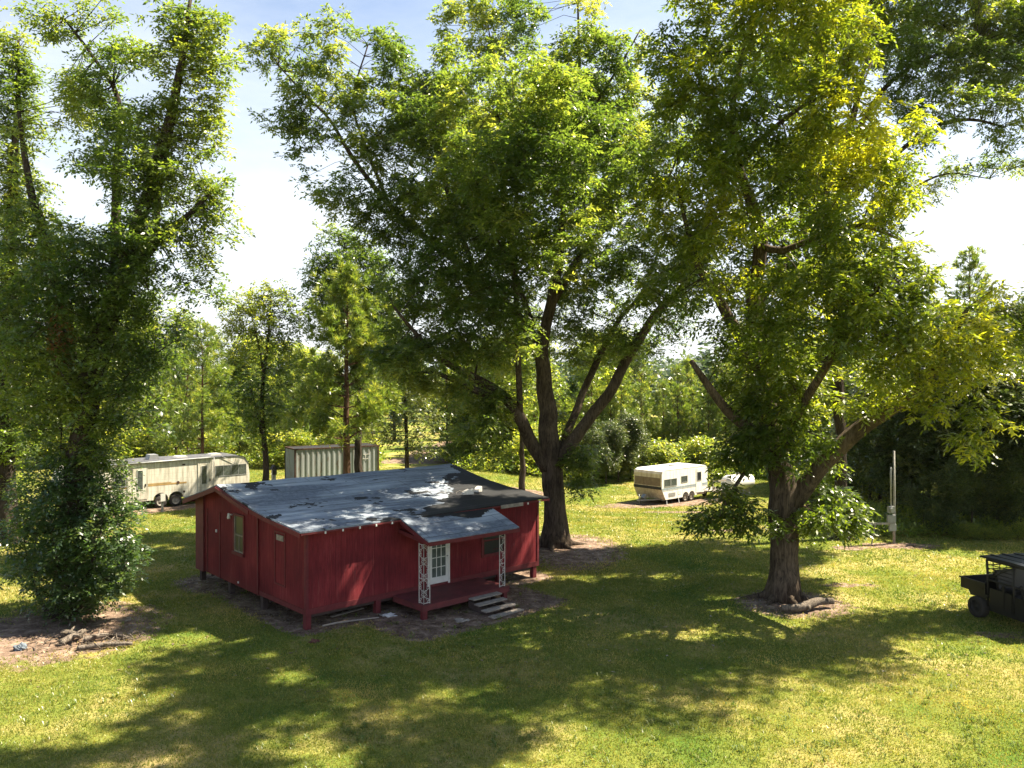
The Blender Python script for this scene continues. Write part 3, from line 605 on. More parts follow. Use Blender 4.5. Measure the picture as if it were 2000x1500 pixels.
# left vine-wrapped tree
T3L = [
 [(130,1195,0,.55),(140,1100,0,.45),(150,980,0,.43),(160,860,0,.40),(172,760,0,.36),(200,650,0,.30),(240,560,0,.27),(275,430,0,.22),(320,290,0,.18),(345,190,0,.14),(362,90,0,.09),(375,0,0,.05)],
 [(160,830,0,.30),(140,720,.8,.26),(118,600,1.2,.22),(95,480,1.5,.18),(60,360,1.8,.12),(40,220,2,.07)],
 [(215,620,0,.18),(228,480,1,.16),(230,330,1.6,.13),(235,200,2,.09),(190,120,2.2,.06),(130,40,2.2,.04)],
 [(240,560,0,.18),(310,470,-.6,.14),(370,420,-1,.10),(410,380,-1,.06)],
 [(330,270,0,.10),(310,370,1,.12),(305,460,1.4,.14)],
]
T3C = [(420,110,45,40,0),(380,60,50,40,.5),(420,190,40,35,0),(385,260,50,45,.3),(430,330,32,35,0),(230,150,55,45,1.5),(240,350,75,55,-.8),(420,430,40,45,-.8),(240,470,80,60,-1),(150,470,70,55,0),(330,480,75,55,-1),(60,470,60,60,1),(150,560,90,60,-.8),(270,560,80,60,-1),(370,560,60,45,-.8),(60,600,70,60,.5),(190,640,90,60,-1),(300,650,70,50,-.8),(100,690,85,60,-.8),(240,720,80,50,-1),(160,790,90,55,-1),(60,740,70,60,0),(270,840,60,45,-.5),(120,860,80,50,-.8),(210,870,60,45,-.8),(345,45,42,45),(395,45,40,30),(310,100,28,30),(385,120,55,40),(430,60,30,22),(335,165,45,50),(400,190,35,30),(345,230,60,45),(410,290,32,32),(250,120,50,45,1),(200,90,50,30,2),(140,55,45,32,2),(90,45,45,25,2),(200,20,50,30,2),(170,165,40,35,2),(230,190,50,45,1),(280,250,50,40),
 (200,210,40,35,2),(240,290,65,50,1),(190,260,40,30,1),(330,320,65,50,-.5),(400,370,38,38,-1),(360,400,60,40,-.5),(180,330,40,35,1),(260,370,75,50,0),(210,420,75,45,0),(300,450,80,45,-.5),(390,465,42,42,-1),(200,490,85,50,0),(310,530,75,50,-1),(400,530,40,30,-.5),(130,480,60,50,1),(110,560,70,50,1),(60,520,50,60,1.5),
 (200,580,80,55,-.5),(290,610,70,45,0),(150,650,85,50,0),(60,650,60,50,1),(220,670,70,45,-.5),(290,700,50,35,0),(110,730,80,50,-.5),(200,750,70,50,0),(260,790,50,40,.5),(60,800,60,50,0),(150,820,75,50,0),(220,860,45,35,0),(150,200,30,60,3)]
T3 = big_tree('vine_covered_tree', 'tall vine wrapped tree with several leaning stems at left, rising from a dark bush', 'tree', 26.7, T3L, T3C, M['leaf_vine'], M['bark_dark'],
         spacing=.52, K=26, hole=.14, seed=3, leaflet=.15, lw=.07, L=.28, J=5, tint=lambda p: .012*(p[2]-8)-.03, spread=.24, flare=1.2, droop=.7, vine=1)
TBL = [[(120,1205,0,.06),(110,1120,-.3,.05),(100,1040,-.6,.03)], [(150,1200,-.3,.06),(175,1110,-.7,.05),(200,1020,-.9,.03)], [(90,1200,0,.05),(60,1130,0,.04),(45,1060,0,.02)]]
TBC = [(150,900,60,40,0),(95,935,55,40,0),(200,945,50,40,-.6),(60,985,45,38,0),(150,975,75,45,-.6),(235,990,40,32,-.3),(90,1030,75,42,-.6),(190,1040,80,42,-.9),(250,1060,38,30,-.4),(30,1050,45,32,.3),(110,1090,85,42,-.9),(205,1105,70,36,-.8),(60,1120,55,30,0),(140,1145,85,34,-.9),(210,1150,45,24,-.5),(120,1180,65,22,-.6),(175,1180,45,20,-.6),(140,1000,80,50,.9),(150,1080,90,50,.9),(140,1150,80,36,.8)]
big_tree('bush', 'broad rounded dark leafy bush around the foot of the tall vine wrapped tree', 'bush', 26.5, TBL, TBC, M['leaf_bush'], M['bark_dark'],
         spacing=.48, K=24, hole=.06, seed=12, leaflet=.14, lw=.066, L=.26, J=5, tint=lambda p: -.12, spread=.24, flare=1.0, droop=.7)
# a few dying red-brown leaves on it
Pr = np.array([[ (118-1000)/F*25.6+RNG.normal(0,.12)+13.0-(-0) - 13.0 - T3.location.x, 25.6-T3.location.y+RNG.normal(0,.2), CAMZ-(655-HOR)/F*25.6+RNG.normal(0,.45)] for _ in range(45)])
V, T = leaves(Pr, 5, .12, .2, .10, .03, np.full(45, .5), 3)
np_mesh('dead_leaves', V, 4, M['leaf_red'], T, T3)
# far left
T8L = [[(8,1048,0,.5),(10,900,0,.4),(14,700,0,.33),(20,500,0,.26),(30,330,0,.18),(38,180,0,.10),(40,80,0,.05)], [(14,640,0,.2),(60,560,0,.13),(90,500,0,.06)]]
T8C = [(40,95,42,45),(20,190,60,60),(60,250,40,40),(20,310,70,60),(70,370,35,40),(30,430,75,60),(-40,250,60,90),(20,540,85,60),(-30,450,60,80),(60,620,60,50),(0,680,80,60),(30,780,60,50,0),(20,870,50,40,-1),(-40,600,60,90),(-50,120,50,60)]
big_tree('pecan_tree', 'tall tree with thick dark trunk at the left edge, behind the vine covered tree', 'tree', 38, T8L, T8C, M['leaf_oak'], M['bark_dark'], spacing=.68, K=22, hole=.1, seed=4, leaflet=.19, lw=.085, L=.34, J=5, spread=.3, vine=2)
# behind the bright pecan, crown reaching to the right edge
T7L = [[(1646,1062,0,.34),(1645,960,0,.27),(1641,820,0,.25),(1632,700,0,.24),(1618,580,0,.22),(1625,450,0,.20),(1650,300,0,.16),(1680,160,0,.11),(1710,20,0,.06)],
 [(1650,300,0,.14),(1720,180,-.5,.11),(1800,120,-1,.07),(1900,90,-1,.04)],
 [(1630,420,0,.13),(1720,330,-1,.11),(1810,255,-1.5,.09),(1890,235,-2,.07),(1960,250,-2,.04)],
 [(1620,500,0,.10),(1700,440,.5,.08),(1780,370,1,.06),(1850,340,1,.04),(1930,350,1,.02)], [(1618,580,0,.16),(1575,500,.5,.14),(1565,400,.5,.10),(1560,250,.5,.06)]]
T7C = [(1700,30,60,50),(1780,40,80,50),(1870,30,80,45),(1950,50,60,60),(1760,120,60,50,-1),(1850,120,80,45,-1),(1940,150,60,45,-1),(1800,190,60,40,-1),(1880,200,50,30,-2),(1960,220,50,40,-2),(1960,265,30,18,-2),(1870,240,35,18,-2),(1800,275,32,20,-1.5),
 (1930,330,32,14,1),(1870,335,38,16,1),(1800,375,40,22,1),(1990,320,18,10,1),(1640,330,60,60),(1600,420,60,60),(1640,500,60,50),(1560,330,60,60),(1700,430,50,40),(1640,600,50,40,1),(1560,120,60,60,1),(1830,70,70,45,1),(1910,100,60,45,1),(1980,120,50,60,0),(1740,90,60,45,1),(1960,20,60,50,0),(1680,80,50,45,0),(1650,-40,90,50),(1850,-50,110,50),(2050,60,70,90),(2040,210,50,60)]
big_tree('pecan_tree', 'tall slender trunked tree standing behind the yellow green pecan, high crown', 'tree', 39, T7L, T7C, M['leaf_oak'], M['bark_dark'], spacing=.74, K=30, hole=.05, seed=5, spread=.3, leaflet=.19, lw=.075, L=.36)
# right edge tree, mostly out of frame
T9L = [[(2190,1215,0,.45),(2180,1050,0,.38),(2170,850,0,.30),(2150,650,0,.2),(2140,450,0,.16),(2130,300,-.5,.13),(2130,100,-1.5,.09),(2100,-100,-3,.05)], [(2170,850,0,.2),(2100,750,0,.12),(2040,680,0,.06)]]
T9C = [(2150,-60,120,100,-3),(2030,-230,130,90,-4),(2250,120,110,100,-2),(1880,-340,120,90,-5),(2200,-250,130,90,-4),(2170,200,90,80,-1),(2010,620,45,55),(2040,720,45,40),(2080,560,60,70),(2120,430,70,70),(2160,320,60,60),(2180,640,80,80),(2200,480,80,80),(2110,700,60,60),(2250,560,70,80)]
big_tree('oak_tree', 'leafy tree whose crown enters at the right edge above the utility vehicle', 'tree', 28, T9L, T9C, M['leaf_bright'], M['bark_dark'], spacing=.6, K=12, hole=.2, seed=6, leaflet=.17, lw=.062, tint=lambda p: .1)
# smaller broadleaf trees
T4L = [[(519,975,0,.26),(519,900,0,.20),(514,840,0,.16),(512,760,0,.13),(522,680,0,.10),(528,610,0,.05),(530,570,0,.03)], [(514,860,0,.1),(500,800,0,.07),(490,760,0,.04)], [(514,720,0,.08),(500,650,0,.05),(490,610,0,.03)]]
T4C = [(520,580,48,26),(480,605,40,26),(560,605,42,28),(500,640,60,28),(455,645,28,22),(565,650,40,24),(530,680,50,22),(470,690,30,16),(540,740,38,24),(490,765,40,24),(530,800,45,24),(555,825,32,20),(495,825,34,20),(520,855,30,16)]
big_tree('oak_tree', 'slim upright tree with layered light green crown left of the shipping container', 'tree', 56, T4L, T4C, M['leaf_oak'], M['bark_dark'], spacing=.6, K=17, hole=.08, seed=7, leaflet=.22, lw=.11, L=.4, J=5, flare=1.1, tint=lambda p: .05*(p[2]-9))
T6L = [[(795,960,0,.2),(795,900,0,.15),(793,830,0,.12),(790,760,0,.08),(785,700,0,.04)]]
T6C = [(790,700,40,30),(770,750,45,30),(820,760,40,30),(780,800,50,30),(830,820,35,25),(770,850,40,24),(815,865,40,22),(760,700,30,30)]
big_tree('oak_tree', 'small dark crowned tree on a thin trunk beside the right end of the container', 'tree', 56, T6L, T6C, M['leaf_dark'], M['bark_dark'], spacing=.6, K=12, hole=.08, seed=8, leaflet=.22, lw=.11, L=.4, J=5, flare=1.1, tint=lambda p: .2)
T10L = [[(1020,941,0,.24),(1020,880,0,.18),(1016,800,0,.15),(1010,700,0,.1),(1005,620,0,.05)]]
T10C = [(1010,620,50,35),(980,670,50,35),(1040,680,50,35),(1000,740,55,35),(1050,760,40,30),(1130,780,1,1)]
big_tree('oak_tree', 'thin trunked tree on a bare soil ring just left of the centre pecan', 'tree', 60, T10L, T10C, M['leaf_oak'], M['bark_dark'], spacing=.65, K=12, hole=.1, seed=9, leaflet=.24, lw=.12, L=.4, J=5, flare=1.1)
T11L = [[(700,990,0,.3),(700,860,0,.22),(702,740,0,.17),(690,620,0,.12),(680,520,0,.07),(670,460,0,.04)], [(700,700,0,.1),(730,620,0,.06)]]
T11C = [(655,470,42,30),(690,510,62,34),(640,525,42,30),(730,540,45,32),(670,570,70,34),(740,590,50,30),(700,620,70,30),(640,610,40,26),(760,640,40,26),(700,660,60,26)]
big_tree('oak_tree', 'dark dense broadleaf tree rising behind the big pine and the container', 'tree', 58, T11L, T11C, M['leaf_oak'], M['bark_dark'], spacing=.6, K=20, hole=.08, seed=10, leaflet=.22, lw=.11, L=.4, J=5, flare=1.1, tint=lambda p: -.15)

# ------------------------------------------------------------------ pines
def pine_parts(h, rb, whorls, per, seed, first=.12, nb=16, nl=.34, nw=.035, tuft_step=.32, asc=.35, crownpow=.8, crown_w=1.0):
    rs = random.Random(seed); mb = MB()
    ctr = [(mnoise.noise(Vector((z*.3, seed, 0)))*.2*z/h, mnoise.noise(Vector((z*.3, 0, seed)))*.2*z/h, z) for z in np.linspace(-.1, h, 14)]
    mb.tube(ctr, [max(.012, rb*(1-.93*i/13)) for i in range(14)], 10, rough=.12)
    P = []; D = []
    for k in range(whorls):
        f = first+(1-first)*(k+.2)/whorls; z = h*f; i = min(13, int(f*13)); c = Vector(ctr[i]); c.z = z
        for j in range(per):
            a = rs.uniform(0, 6.28); l = h*.27*crown_w*(1-f)**crownpow*rs.uniform(.65, 1.15)+.25
            e = asc+rs.uniform(-.2, .2)+.5*f
            d = Vector((math.cos(a)*math.cos(e), math.sin(a)*math.cos(e), math.sin(e)))
            tip = c+d*l+Vector((0, 0, .12*l)); mid = c+d*l*.5+Vector((0, 0, -.04*l))
            mb.tube([c, mid, tip], [max(.012, rb*.28*(1-f*.8)), .018, .008], 4, cap=False)
            nt_ = max(2, int(l/tuft_step))
            for q in range(nt_):
                g = .3+.7*(q+1)/nt_; p = c*(1-g)+tip*g+Vector([rs.gauss(0, .12+.05*l) for _ in range(3)])
                P.append(p); D.append(d)
    P.append(Vector(ctr[-1])); D.append(Vector((0, 0, 1)))
    P = np.array([tuple(p) for p in P]); D = np.array([tuple(p) for p in D])
    tn = .5+.25*RNG.normal(0, 1, len(P))
    return mb, needles(P, D, nb, nl, nw, tn)
def make_pine(name, loc, label, group=None, **kw):
    root = empty(name, loc, 0, label, 'tree', group); mb, (V, T) = pine_parts(**kw)
    mb.build('trunk', M['bark_pine'], root); np_mesh('crown', V, 4, M['needle'], T, root); return root
def gpt(px, Y): x = (px-1000)/F*Y; return Vector((x, Y, float(gz(x, Y))))
make_pine('pine_tree', gpt(677, 50), 'big pine in front of the container, bare lower trunk and spreading needle branches', h=14.0, rb=.27, whorls=16, per=7, seed=3, first=.27, nb=36, nl=.42, nw=.05, tuft_step=.2, asc=.12, crownpow=.38, crown_w=1.05)
make_pine('pine_tree', gpt(1892, 70), 'tall pine poking above the trees at far right against the sky', h=19.5, rb=.3, whorls=12, per=5, seed=5, first=.6, nb=22, nl=.5, nw=.07, asc=.2, crown_w=1.0)
make_pine('pine_tree', gpt(395, 66), 'wispy tall pine with thin branches behind the long trailer', h=12.0, rb=.16, whorls=14, per=6, seed=8, first=.15, nb=26, nl=.45, nw=.055, tuft_step=.24, asc=.1, crown_w=1.2)

# templates for the belt of trees behind the lawn: built once, copied
def copy_tree(o, parent=None):
    c = o.copy(); COL.objects.link(c)
    if parent: c.parent = parent
    for ch in list(o.children): copy_tree(ch, c)
    return c
TPL = {}
for i, (h, sd_) in enumerate(((7.5, 21), (9.5, 22), (6.2, 23), (8.4, 24))):
    TPL[('young_pine', i)] = make_pine('young_pine', (0, 0, 0), 'x', h=h, rb=.11, whorls=13, per=6, seed=sd_, first=.1, nb=15, nl=.42, nw=.06, tuft_step=.3, asc=.45)
def bush_tpl(name, w_, h, mat, seed, n, leaf=.2, trunk=False):
    root = empty(name, (0, 0, 0), 0, 'x', 'tree' if trunk else 'bush'); rs = random.Random(seed); mb = MB(); lobes = []
    for k in range(9 if not trunk else 12):
        a = rs.uniform(0, 6.28); rr = w_*.55*math.sqrt(rs.random()); z = h*(rs.uniform(.25, .85) if not trunk else rs.uniform(.3, .92))
        sc = 1-.5*abs(z/h-.5)
        lobes.append(((math.cos(a)*rr*sc, math.sin(a)*rr*sc, z), (w_*.26*rs.uniform(.7, 1.2), w_*.26*rs.uniform(.7, 1.2), h*.15*rs.uniform(.8, 1.3))))
    P = sample_lobes(lobes, .45 if not trunk else .58, .08, seed); P = P[P[:, 2] > .15]
    if trunk: skel = [(np.array((0, 0, -.1+h*.85*i/12)), i-1, .14*h/8*(1-.85*i/12)) for i in range(13)]
    else: skel = [(np.array((0, 0, -.05+h*.35*i/4)), i-1, .06*(1-.6*i/4)) for i in range(5)]
    mb.tube([s[0] for s in skel], [s[2] for s in skel], 8, rough=.15)
    pos, par, r, kids, rf = grow(skel, P, .4, .01); branch_mesh(mb, pos, par, r, kids, rf)
    mb.build('trunk' if trunk else 'stems', M['bark_dark'], root)
    tn = .5+.35*RNG.normal(0, 1, len(P)); V, T = leaves(P, n+3, .3, .3, leaf*1.15, leaf*.6, tn, 4, .5)
    np_mesh('crown' if trunk else 'foliage', V, 4, mat, T, root); return root
for i in range(3): TPL[('leafy_shrub', i)] = bush_tpl('leafy_shrub', 3.2+.5*i, 2.6+.6*i, M['leaf_shrub'], 40+i, 7)
for i in range(3): TPL[('broadleaf_tree', i)] = bush_tpl('broadleaf_tree', 5.2+.6*i, 8+1.6*i, M['leaf_shrub'] if i == 1 else M['leaf_oak'], 50+i, 8, .23, True)
for i in range(3): TPL[('dark_thicket_tree', i)] = bush_tpl('dark_thicket_tree', 4.6+.4*i, 6.5+1.8*i, M['leaf_dark'], 60+i, 11, .19, True)

ZONES = [(-999, 235, 'left of the long trailer'), (235, 495, 'behind the long trailer'), (495, 745, 'behind the shipping container'), (745, 900, 'beside the pale dirt track'),
         (900, 1090, 'left of the centre pecan trunk'), (1090, 1235, 'between centre pecan and camper'), (1235, 1400, 'behind the small camper'),
         (1400, 1560, 'behind the white tank'), (1560, 1760, 'behind the electric meter pole'), (1760, 2999, 'right of the meter pole')]
KIND = {'young_pine': 'young green pine', 'leafy_shrub': 'low yellow green shrub', 'broadleaf_tree': 'rounded broadleaf tree', 'dark_thicket_tree': 'shady dark green thicket tree'}
ORD = ['first', 'second', 'third', 'fourth', 'fifth', 'sixth', 'seventh', 'eighth', 'ninth', 'tenth', 'eleventh', 'twelfth', 'thirteenth', 'fourteenth', 'fifteenth', 'sixteenth', 'seventeenth', 'eighteenth', 'nineteenth', 'twentieth']
plan = []
rs = random.Random(99)
def put(kind, px, Y, sc=1.0):
    plan.append((kind, px, Y, sc*rs.uniform(.88, 1.15)))
# left and middle belt
for px in range(-30, 760, 38):
    put('young_pine', px+rs.uniform(-10, 10), rs.uniform(74, 80), 1.05 if px < 480 else .85)
    if rs.random() < .75: put('young_pine' if rs.random() < .5 else 'broadleaf_tree', px+rs.uniform(-18, 18), rs.uniform(83, 92), 1.2 if px < 480 else 1.0)
for px in list(range(0, 750, 36)): put('leafy_shrub' if rs.random() < .75 else 'young_pine', px+rs.uniform(-8, 8), rs.uniform(69, 73), rs.choice((.7, .9, 1.1)))
for px in range(770, 1000, 42): put('broadleaf_tree' if rs.random() < .4 else 'leafy_shrub', px if px > 900 or px < 800 else px+75, rs.uniform(76, 80) if px > 880 else 100, 1.1)
for px in range(885, 1260, 30): put('leafy_shrub', px+rs.uniform(-8, 8), rs.uniform(70, 74), 1.05)
for px in range(880, 1700, 34):
    put('young_pine', px+rs.uniform(-8, 8), rs.uniform(78, 83), 1.1)
    if rs.random() < .7: put('young_pine' if rs.random() < .6 else 'broadleaf_tree', px+rs.uniform(-14, 14), rs.uniform(88, 98), 1.3)
for px in range(1255, 1560, 34): put('leafy_shrub', px+rs.uniform(-8, 8), rs.uniform(70, 74), 1.0)
for px in range(1160, 1240, 24): put('dark_thicket_tree', px, rs.uniform(66, 70), .5)
for px in range(1570, 1720, 44): put('leafy_shrub', px, rs.uniform(56, 62), .95); put('broadleaf_tree', px+15, rs.uniform(62, 68), .85)
# shaded thicket on the right
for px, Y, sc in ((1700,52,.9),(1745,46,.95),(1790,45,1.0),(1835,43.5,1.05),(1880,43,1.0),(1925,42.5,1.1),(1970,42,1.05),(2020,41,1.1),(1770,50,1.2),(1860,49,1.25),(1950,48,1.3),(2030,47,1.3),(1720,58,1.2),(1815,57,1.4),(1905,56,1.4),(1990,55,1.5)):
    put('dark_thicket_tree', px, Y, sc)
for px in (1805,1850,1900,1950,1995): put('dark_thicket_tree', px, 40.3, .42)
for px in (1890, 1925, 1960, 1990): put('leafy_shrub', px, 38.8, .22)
used = set(); cnt = {}
plan.sort(key=lambda p: p[1])
for kind, px, Y, sc in plan:
    v = [k for k in TPL if k[0] == kind]; key = rs.choice(v)
    if key in used: o = copy_tree(TPL[key])
    else: o = TPL[key]; used.add(key)
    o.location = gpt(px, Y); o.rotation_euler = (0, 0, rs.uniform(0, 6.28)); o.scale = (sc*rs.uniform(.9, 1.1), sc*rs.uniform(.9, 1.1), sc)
    zone = next(z[2] for z in ZONES if z[0] <= px < z[1]); row = 'back' if Y > 82 else 'front'
    if kind == 'dark_thicket_tree': row = 'back' if Y > 46.5 else 'front'
    c = cnt[(kind, zone, row)] = cnt.get((kind, zone, row), 0)+1
    o['label'] = f"{KIND[kind]}, {ORD[min(c-1, 19)]} from left, {row} row, {zone}"
    o['group'] = f"{KIND[kind]}s bordering the lawn"
for key, o in TPL.items():
    if key not in used:
        for ch in list(o.children): bpy.data.objects.remove(ch)
        bpy.data.objects.remove(o)

# far woods: one mass up to the horizon
def far_woods():
    n = 900; y = RNG.uniform(105, 420, n); x = RNG.uniform(-.75, .75, n)*y
    keep = ~((np.abs(x+7) < 5) & (y < 130)); x, y = x[keep], y[keep]; n = len(x)
    h = RNG.uniform(8, 13, n)*(1+.25*np.sin(x*.02)); w_ = RNG.uniform(2.2, 4, n)
    m = 170; d = unit(RNG.normal(0, 1, (n, m, 3))); rad = RNG.random((n, m, 1))**.4
    P = d*rad*np.stack([w_, w_, h*.42], -1)[:, None, :]; P[..., 0] += x[:, None]; P[..., 1] += y[:, None]; P[..., 2] += (h*.56-.5)[:, None]
    tn = np.repeat(RNG.uniform(.1, .9, n), m)
    V, T = leaves(P.reshape(-1, 3), 1, .3, .5, .95, .7, tn, 2, .3)
    tag(np_mesh('far_woods', V, 4, M['far_leaf'], T), 'distant woods reaching to the horizon behind the pines', 'woods', kind='stuff')
far_woods()
# rough undergrowth at the edge of the lawn
def undergrowth():
    n = 9000; px = RNG.uniform(-40, 2050, n); Y = np.where(px < 1700, RNG.uniform(68, 84, n), RNG.uniform(39.3, 50, n))
    keep = ~((px > 745) & (px < 885)); px, Y = px[keep], Y[keep]
    x = (px-1000)/F*Y; z = gz(x, Y); P = np.stack([x, Y, z+RNG.uniform(.05, .75, len(x))*np.where(px < 1700, 1, .5)], -1)
    V, T = leaves(P, 5, .22, .3, .2, .09, RNG.uniform(.1, .7, len(P)), 3, .1, up=.7)
    tag(np_mesh('undergrowth', V, 4, M['leaf_shrub'], T), 'weedy undergrowth along the edge of the lawn', 'undergrowth', kind='stuff')
undergrowth()
# ------------------------------------------------------------------ red house
house = empty('red_house', (AX, AY, float(gz(AX, AY))), HROT, 'low red wooden house on piers with a patched blue grey roof', 'house')
LX, WY = 9.88, 8.47; ZB = .47
prof = [(-.32, 3.10), (.8, 3.20), (2.0, 3.29), (3.13, 3.42), (4.4, 3.65), (5.85, 3.92), (7.0, 3.60), (8.9, 3.12)]   # (s, z) of the roof surface
def rz(s):
    for (a, za), (b, zb) in zip(prof, prof[1:]):
        if a <= s <= b: return za+(zb-za)*(s-a)/(b-a)
    return prof[-1][1]
mb = MB()
mb.box(0, LX, 0, .09, ZB+.16, rz(0)-.09); mb.box(0, LX, WY-.09, WY, ZB, rz(WY)-.09)
mid = [p for p in prof if .09 < p[0] < WY-.09]
for (x0, x1, sa, sb) in ((0, .09, .09, 3.23), (-.035, .055, 3.23, WY-.09), (LX-.09, LX, .09, WY-.09)):
    ss = [sa]+[p[0] for p in mid if sa < p[0] < sb]+[sb]
    mb.prism([(sa, ZB-(.03 if x0 < 0 else 0)), (sb, ZB)]+[(s, rz(s)-.09) for s in reversed(ss)], 0, x0, x1)
mb.build('wall', M['siding'], house)
for nm, bs in (('sill_board', [(-.02, LX+.02, -.022, .0, ZB-.02, ZB+.16)]), ('sill_board', [(-.022, .0, .0, 3.2, ZB-.02, ZB+.14)]),
        ('corner_board', [(LX-.07, LX+.022, -.026, -.002, ZB+.16, 2.98)]), ('corner_board', [(-.026, -.002, 0, .09, ZB+.14, 2.98), (-.024, .07, -.026, -.002, ZB+.16, 2.98)]),
        ('seam_board', [(-.06, -.036, 3.2, 3.28, ZB-.03, rz(3.2)-.1)]), ('corner_board', [(-.10, -.036, 7.73, WY, ZB-.02, rz(7.8)-.12)]),
        ('seam_board', [(-.062, -.036, 6.30, 6.35, ZB, 2.85)]), ('seam_board', [(-.062, -.036, 7.45, 7.5, ZB, 2.85)])):
    mb = MB()
    for b_ in bs: mb.box(*b_)
    mb.build(nm, M['red_trim'], house)
mb = MB(); mb.box(.1, LX-.1, .1, WY-.1, ZB, ZB+.12); 
for s in np.arange(.1, WY, 1.2): mb.box(.05, LX-.05, s, s+.05, ZB-.14, ZB-.002)
mb.build('floor_frame', M['dark_wood'], house)
# roof sheet, sagging a little along its length
mb = MB(); NX = 24; xs = np.linspace(-.36, LX+.28, NX); sp_ = []
for i in range(len(prof)-1):
    for k in range(4): a, b = prof[i], prof[i+1]; sp_.append((a[0]+(b[0]-a[0])*k/4, a[1]+(b[1]-a[1])*k/4))
sp_.append(prof[-1])
def rzz(x, s, z): return z+.03*mnoise.noise(Vector((x*.6, s*.7, 1)))-.03*math.sin(math.pi*(x+.36)/(LX+.64))
top = [(x, s, rzz(x, s, z)) for x in xs for (s, z) in sp_]; m_ = len(sp_)
bot = [(x, s, z-.05) for (x, s, z) in top]
fs = []
for i in range(NX-1):
    for k in range(m_-1):
        a = i*m_+k; fs.append((a, a+m_, a+m_+1, a+1)); b = a+NX*m_; fs.append((b, b+1, b+m_+1, b+m_))
T0 = NX*m_
for i in range(NX-1):
    for k in (0, m_-1): a = i*m_+k; fs.append((a, a+T0, a+T0+m_, a+m_))
for k in range(m_-1):
    for i in (0, NX-1): a = i*m_+k; fs.append((a, a+1, a+1+T0, a+T0))
mb.add(top+bot, fs, True); ro = mb.build('roof', M['roof'], house)
ro.data.polygons.foreach_set('use_smooth', [False]*len(ro.data.polygons))
mb = MB()
for xx in (-.385, LX+.285):
    for (a, za), (b, zb) in zip(prof, prof[1:]): mb.bar((xx, a, za-.11), (xx, b, zb-.11), .03, .13)
for (a, za), (b, zb) in zip(prof[3:5], prof[4:6]): mb.bar((-.42, a, za-.16), (-.42, b, zb-.15), .03, .14)
mb.bar((-.42, 5.85, 3.75), (-.42, 8.9, 2.96), .03, .13)
mb.box(-.34, LX+.26, -.335, -.315, 2.985, 3.035); mb.box(-.34, LX+.26, 8.88, 8.9, 2.95, 3.05)
mb.build('fascia', M['red_trim'], house)
for t in np.arange(.45, LX, .61):
    if 3.0 < t < 7.3: continue
    MB().box(t, t+.045, -.365, -.338, 2.95, 3.02).build('rafter_end', M['white_paint'], house)
for (t, s, zt) in ((.08,.08,ZB),(2.6,.08,ZB),(9.7,.08,ZB),(7.9,.08,ZB),(.08,3.0,ZB),(.08,5.6,ZB),(.08,8.2,ZB),(9.7,4,ZB),(9.7,8.2,ZB),(5,4,ZB),(5,.3,ZB)):
    MB().box(t-.09, t+.09, s-.08, s+.1, -.15, zt-.03).build('pier', M['red_trim'] if s < 1 else M['dark_wood'], house)
# porch
mb = MB(); px0, px1, pd = 3.17, 6.83, -1.67
for k in range(12):
    s = pd+k*(abs(pd)-.03)/12; mb.box(px0, px1, s+.003, s+(abs(pd)-.03)/12-.003, .46, .50)
mb.box(px0-.02, px1+.02, pd-.03, pd, .31, .495); mb.box(px0-.03, px0-.001, pd, -.03, .31, .495); mb.box(px1+.001, px1+.03, pd, -.03, .31, .495)
mb.build('porch_deck', M['red_deck'], house)
for t in (px0+.12, px1-.12): MB().box(t-.08, t+.08, pd+.02, pd+.18, -.15, .31).build('porch_pier', M['red_trim'], house)
# porch roof
mb = MB(); A0 = Vector((3.3, -.25, 3.07)); B0 = Vector((7.25, -.25, 3.03)); A1 = Vector((3.18, -1.98, 2.60)); B1 = Vector((7.05, -1.98, 2.57)); n1 = 12; n2 = 7; vs = []
for i in range(n1):
    for j in range(n2):
        f, g = i/(n1-1), j/(n2-1); p = (A0*(1-f)+B0*f)*(1-g)+(A1*(1-f)+B1*f)*g
        p.z += .02*mnoise.noise(p*1.5)-.02*math.sin(math.pi*f)*g; vs.append(p)
vb = [p-Vector((0, 0, .045)) for p in vs]; fs = []; T0 = n1*n2
for i in range(n1-1):
    for j in range(n2-1): a = i*n2+j; fs += [(a, a+n2, a+n2+1, a+1), (a+T0, a+T0+1, a+T0+n2+1, a+T0+n2)]
for i in range(n1-1):
    for j in (0, n2-1): a = i*n2+j; fs.append((a, a+T0, a+T0+n2, a+n2))
for j in range(n2-1):
    for i in (0, n1-1): a = i*n2+j; fs.append((a, a+1, a+1+T0, a+T0))
mb.add(vs+vb, fs); mb.build('porch_roof', M['porch_roof'], house)
mb = MB(); mb.bar(A1+Vector((.0, -.015, -.11)), B1+Vector((0, -.015, -.11)), .03, .12); mb.bar(A0+Vector((-.02, 0, -.11)), A1+Vector((-.02, 0, -.11)), .03, .12); mb.bar(B0+Vector((.02, 0, -.11)), B1+Vector((.02, 0, -.11)), .03, .12)
mb.bar((3.3, -1.75, 2.49), (7.0, -1.75, 2.46), .09, .12); mb.bar((3.4, -.05, 2.62), (3.35, -1.7, 2.47), .09, .13)
mb.prism([(-.03, 2.70), (-.03, 2.92), (-.3, 2.9)], 0, 6.95, 6.99)
mb.build('porch_beam', M['red_trim'], house)
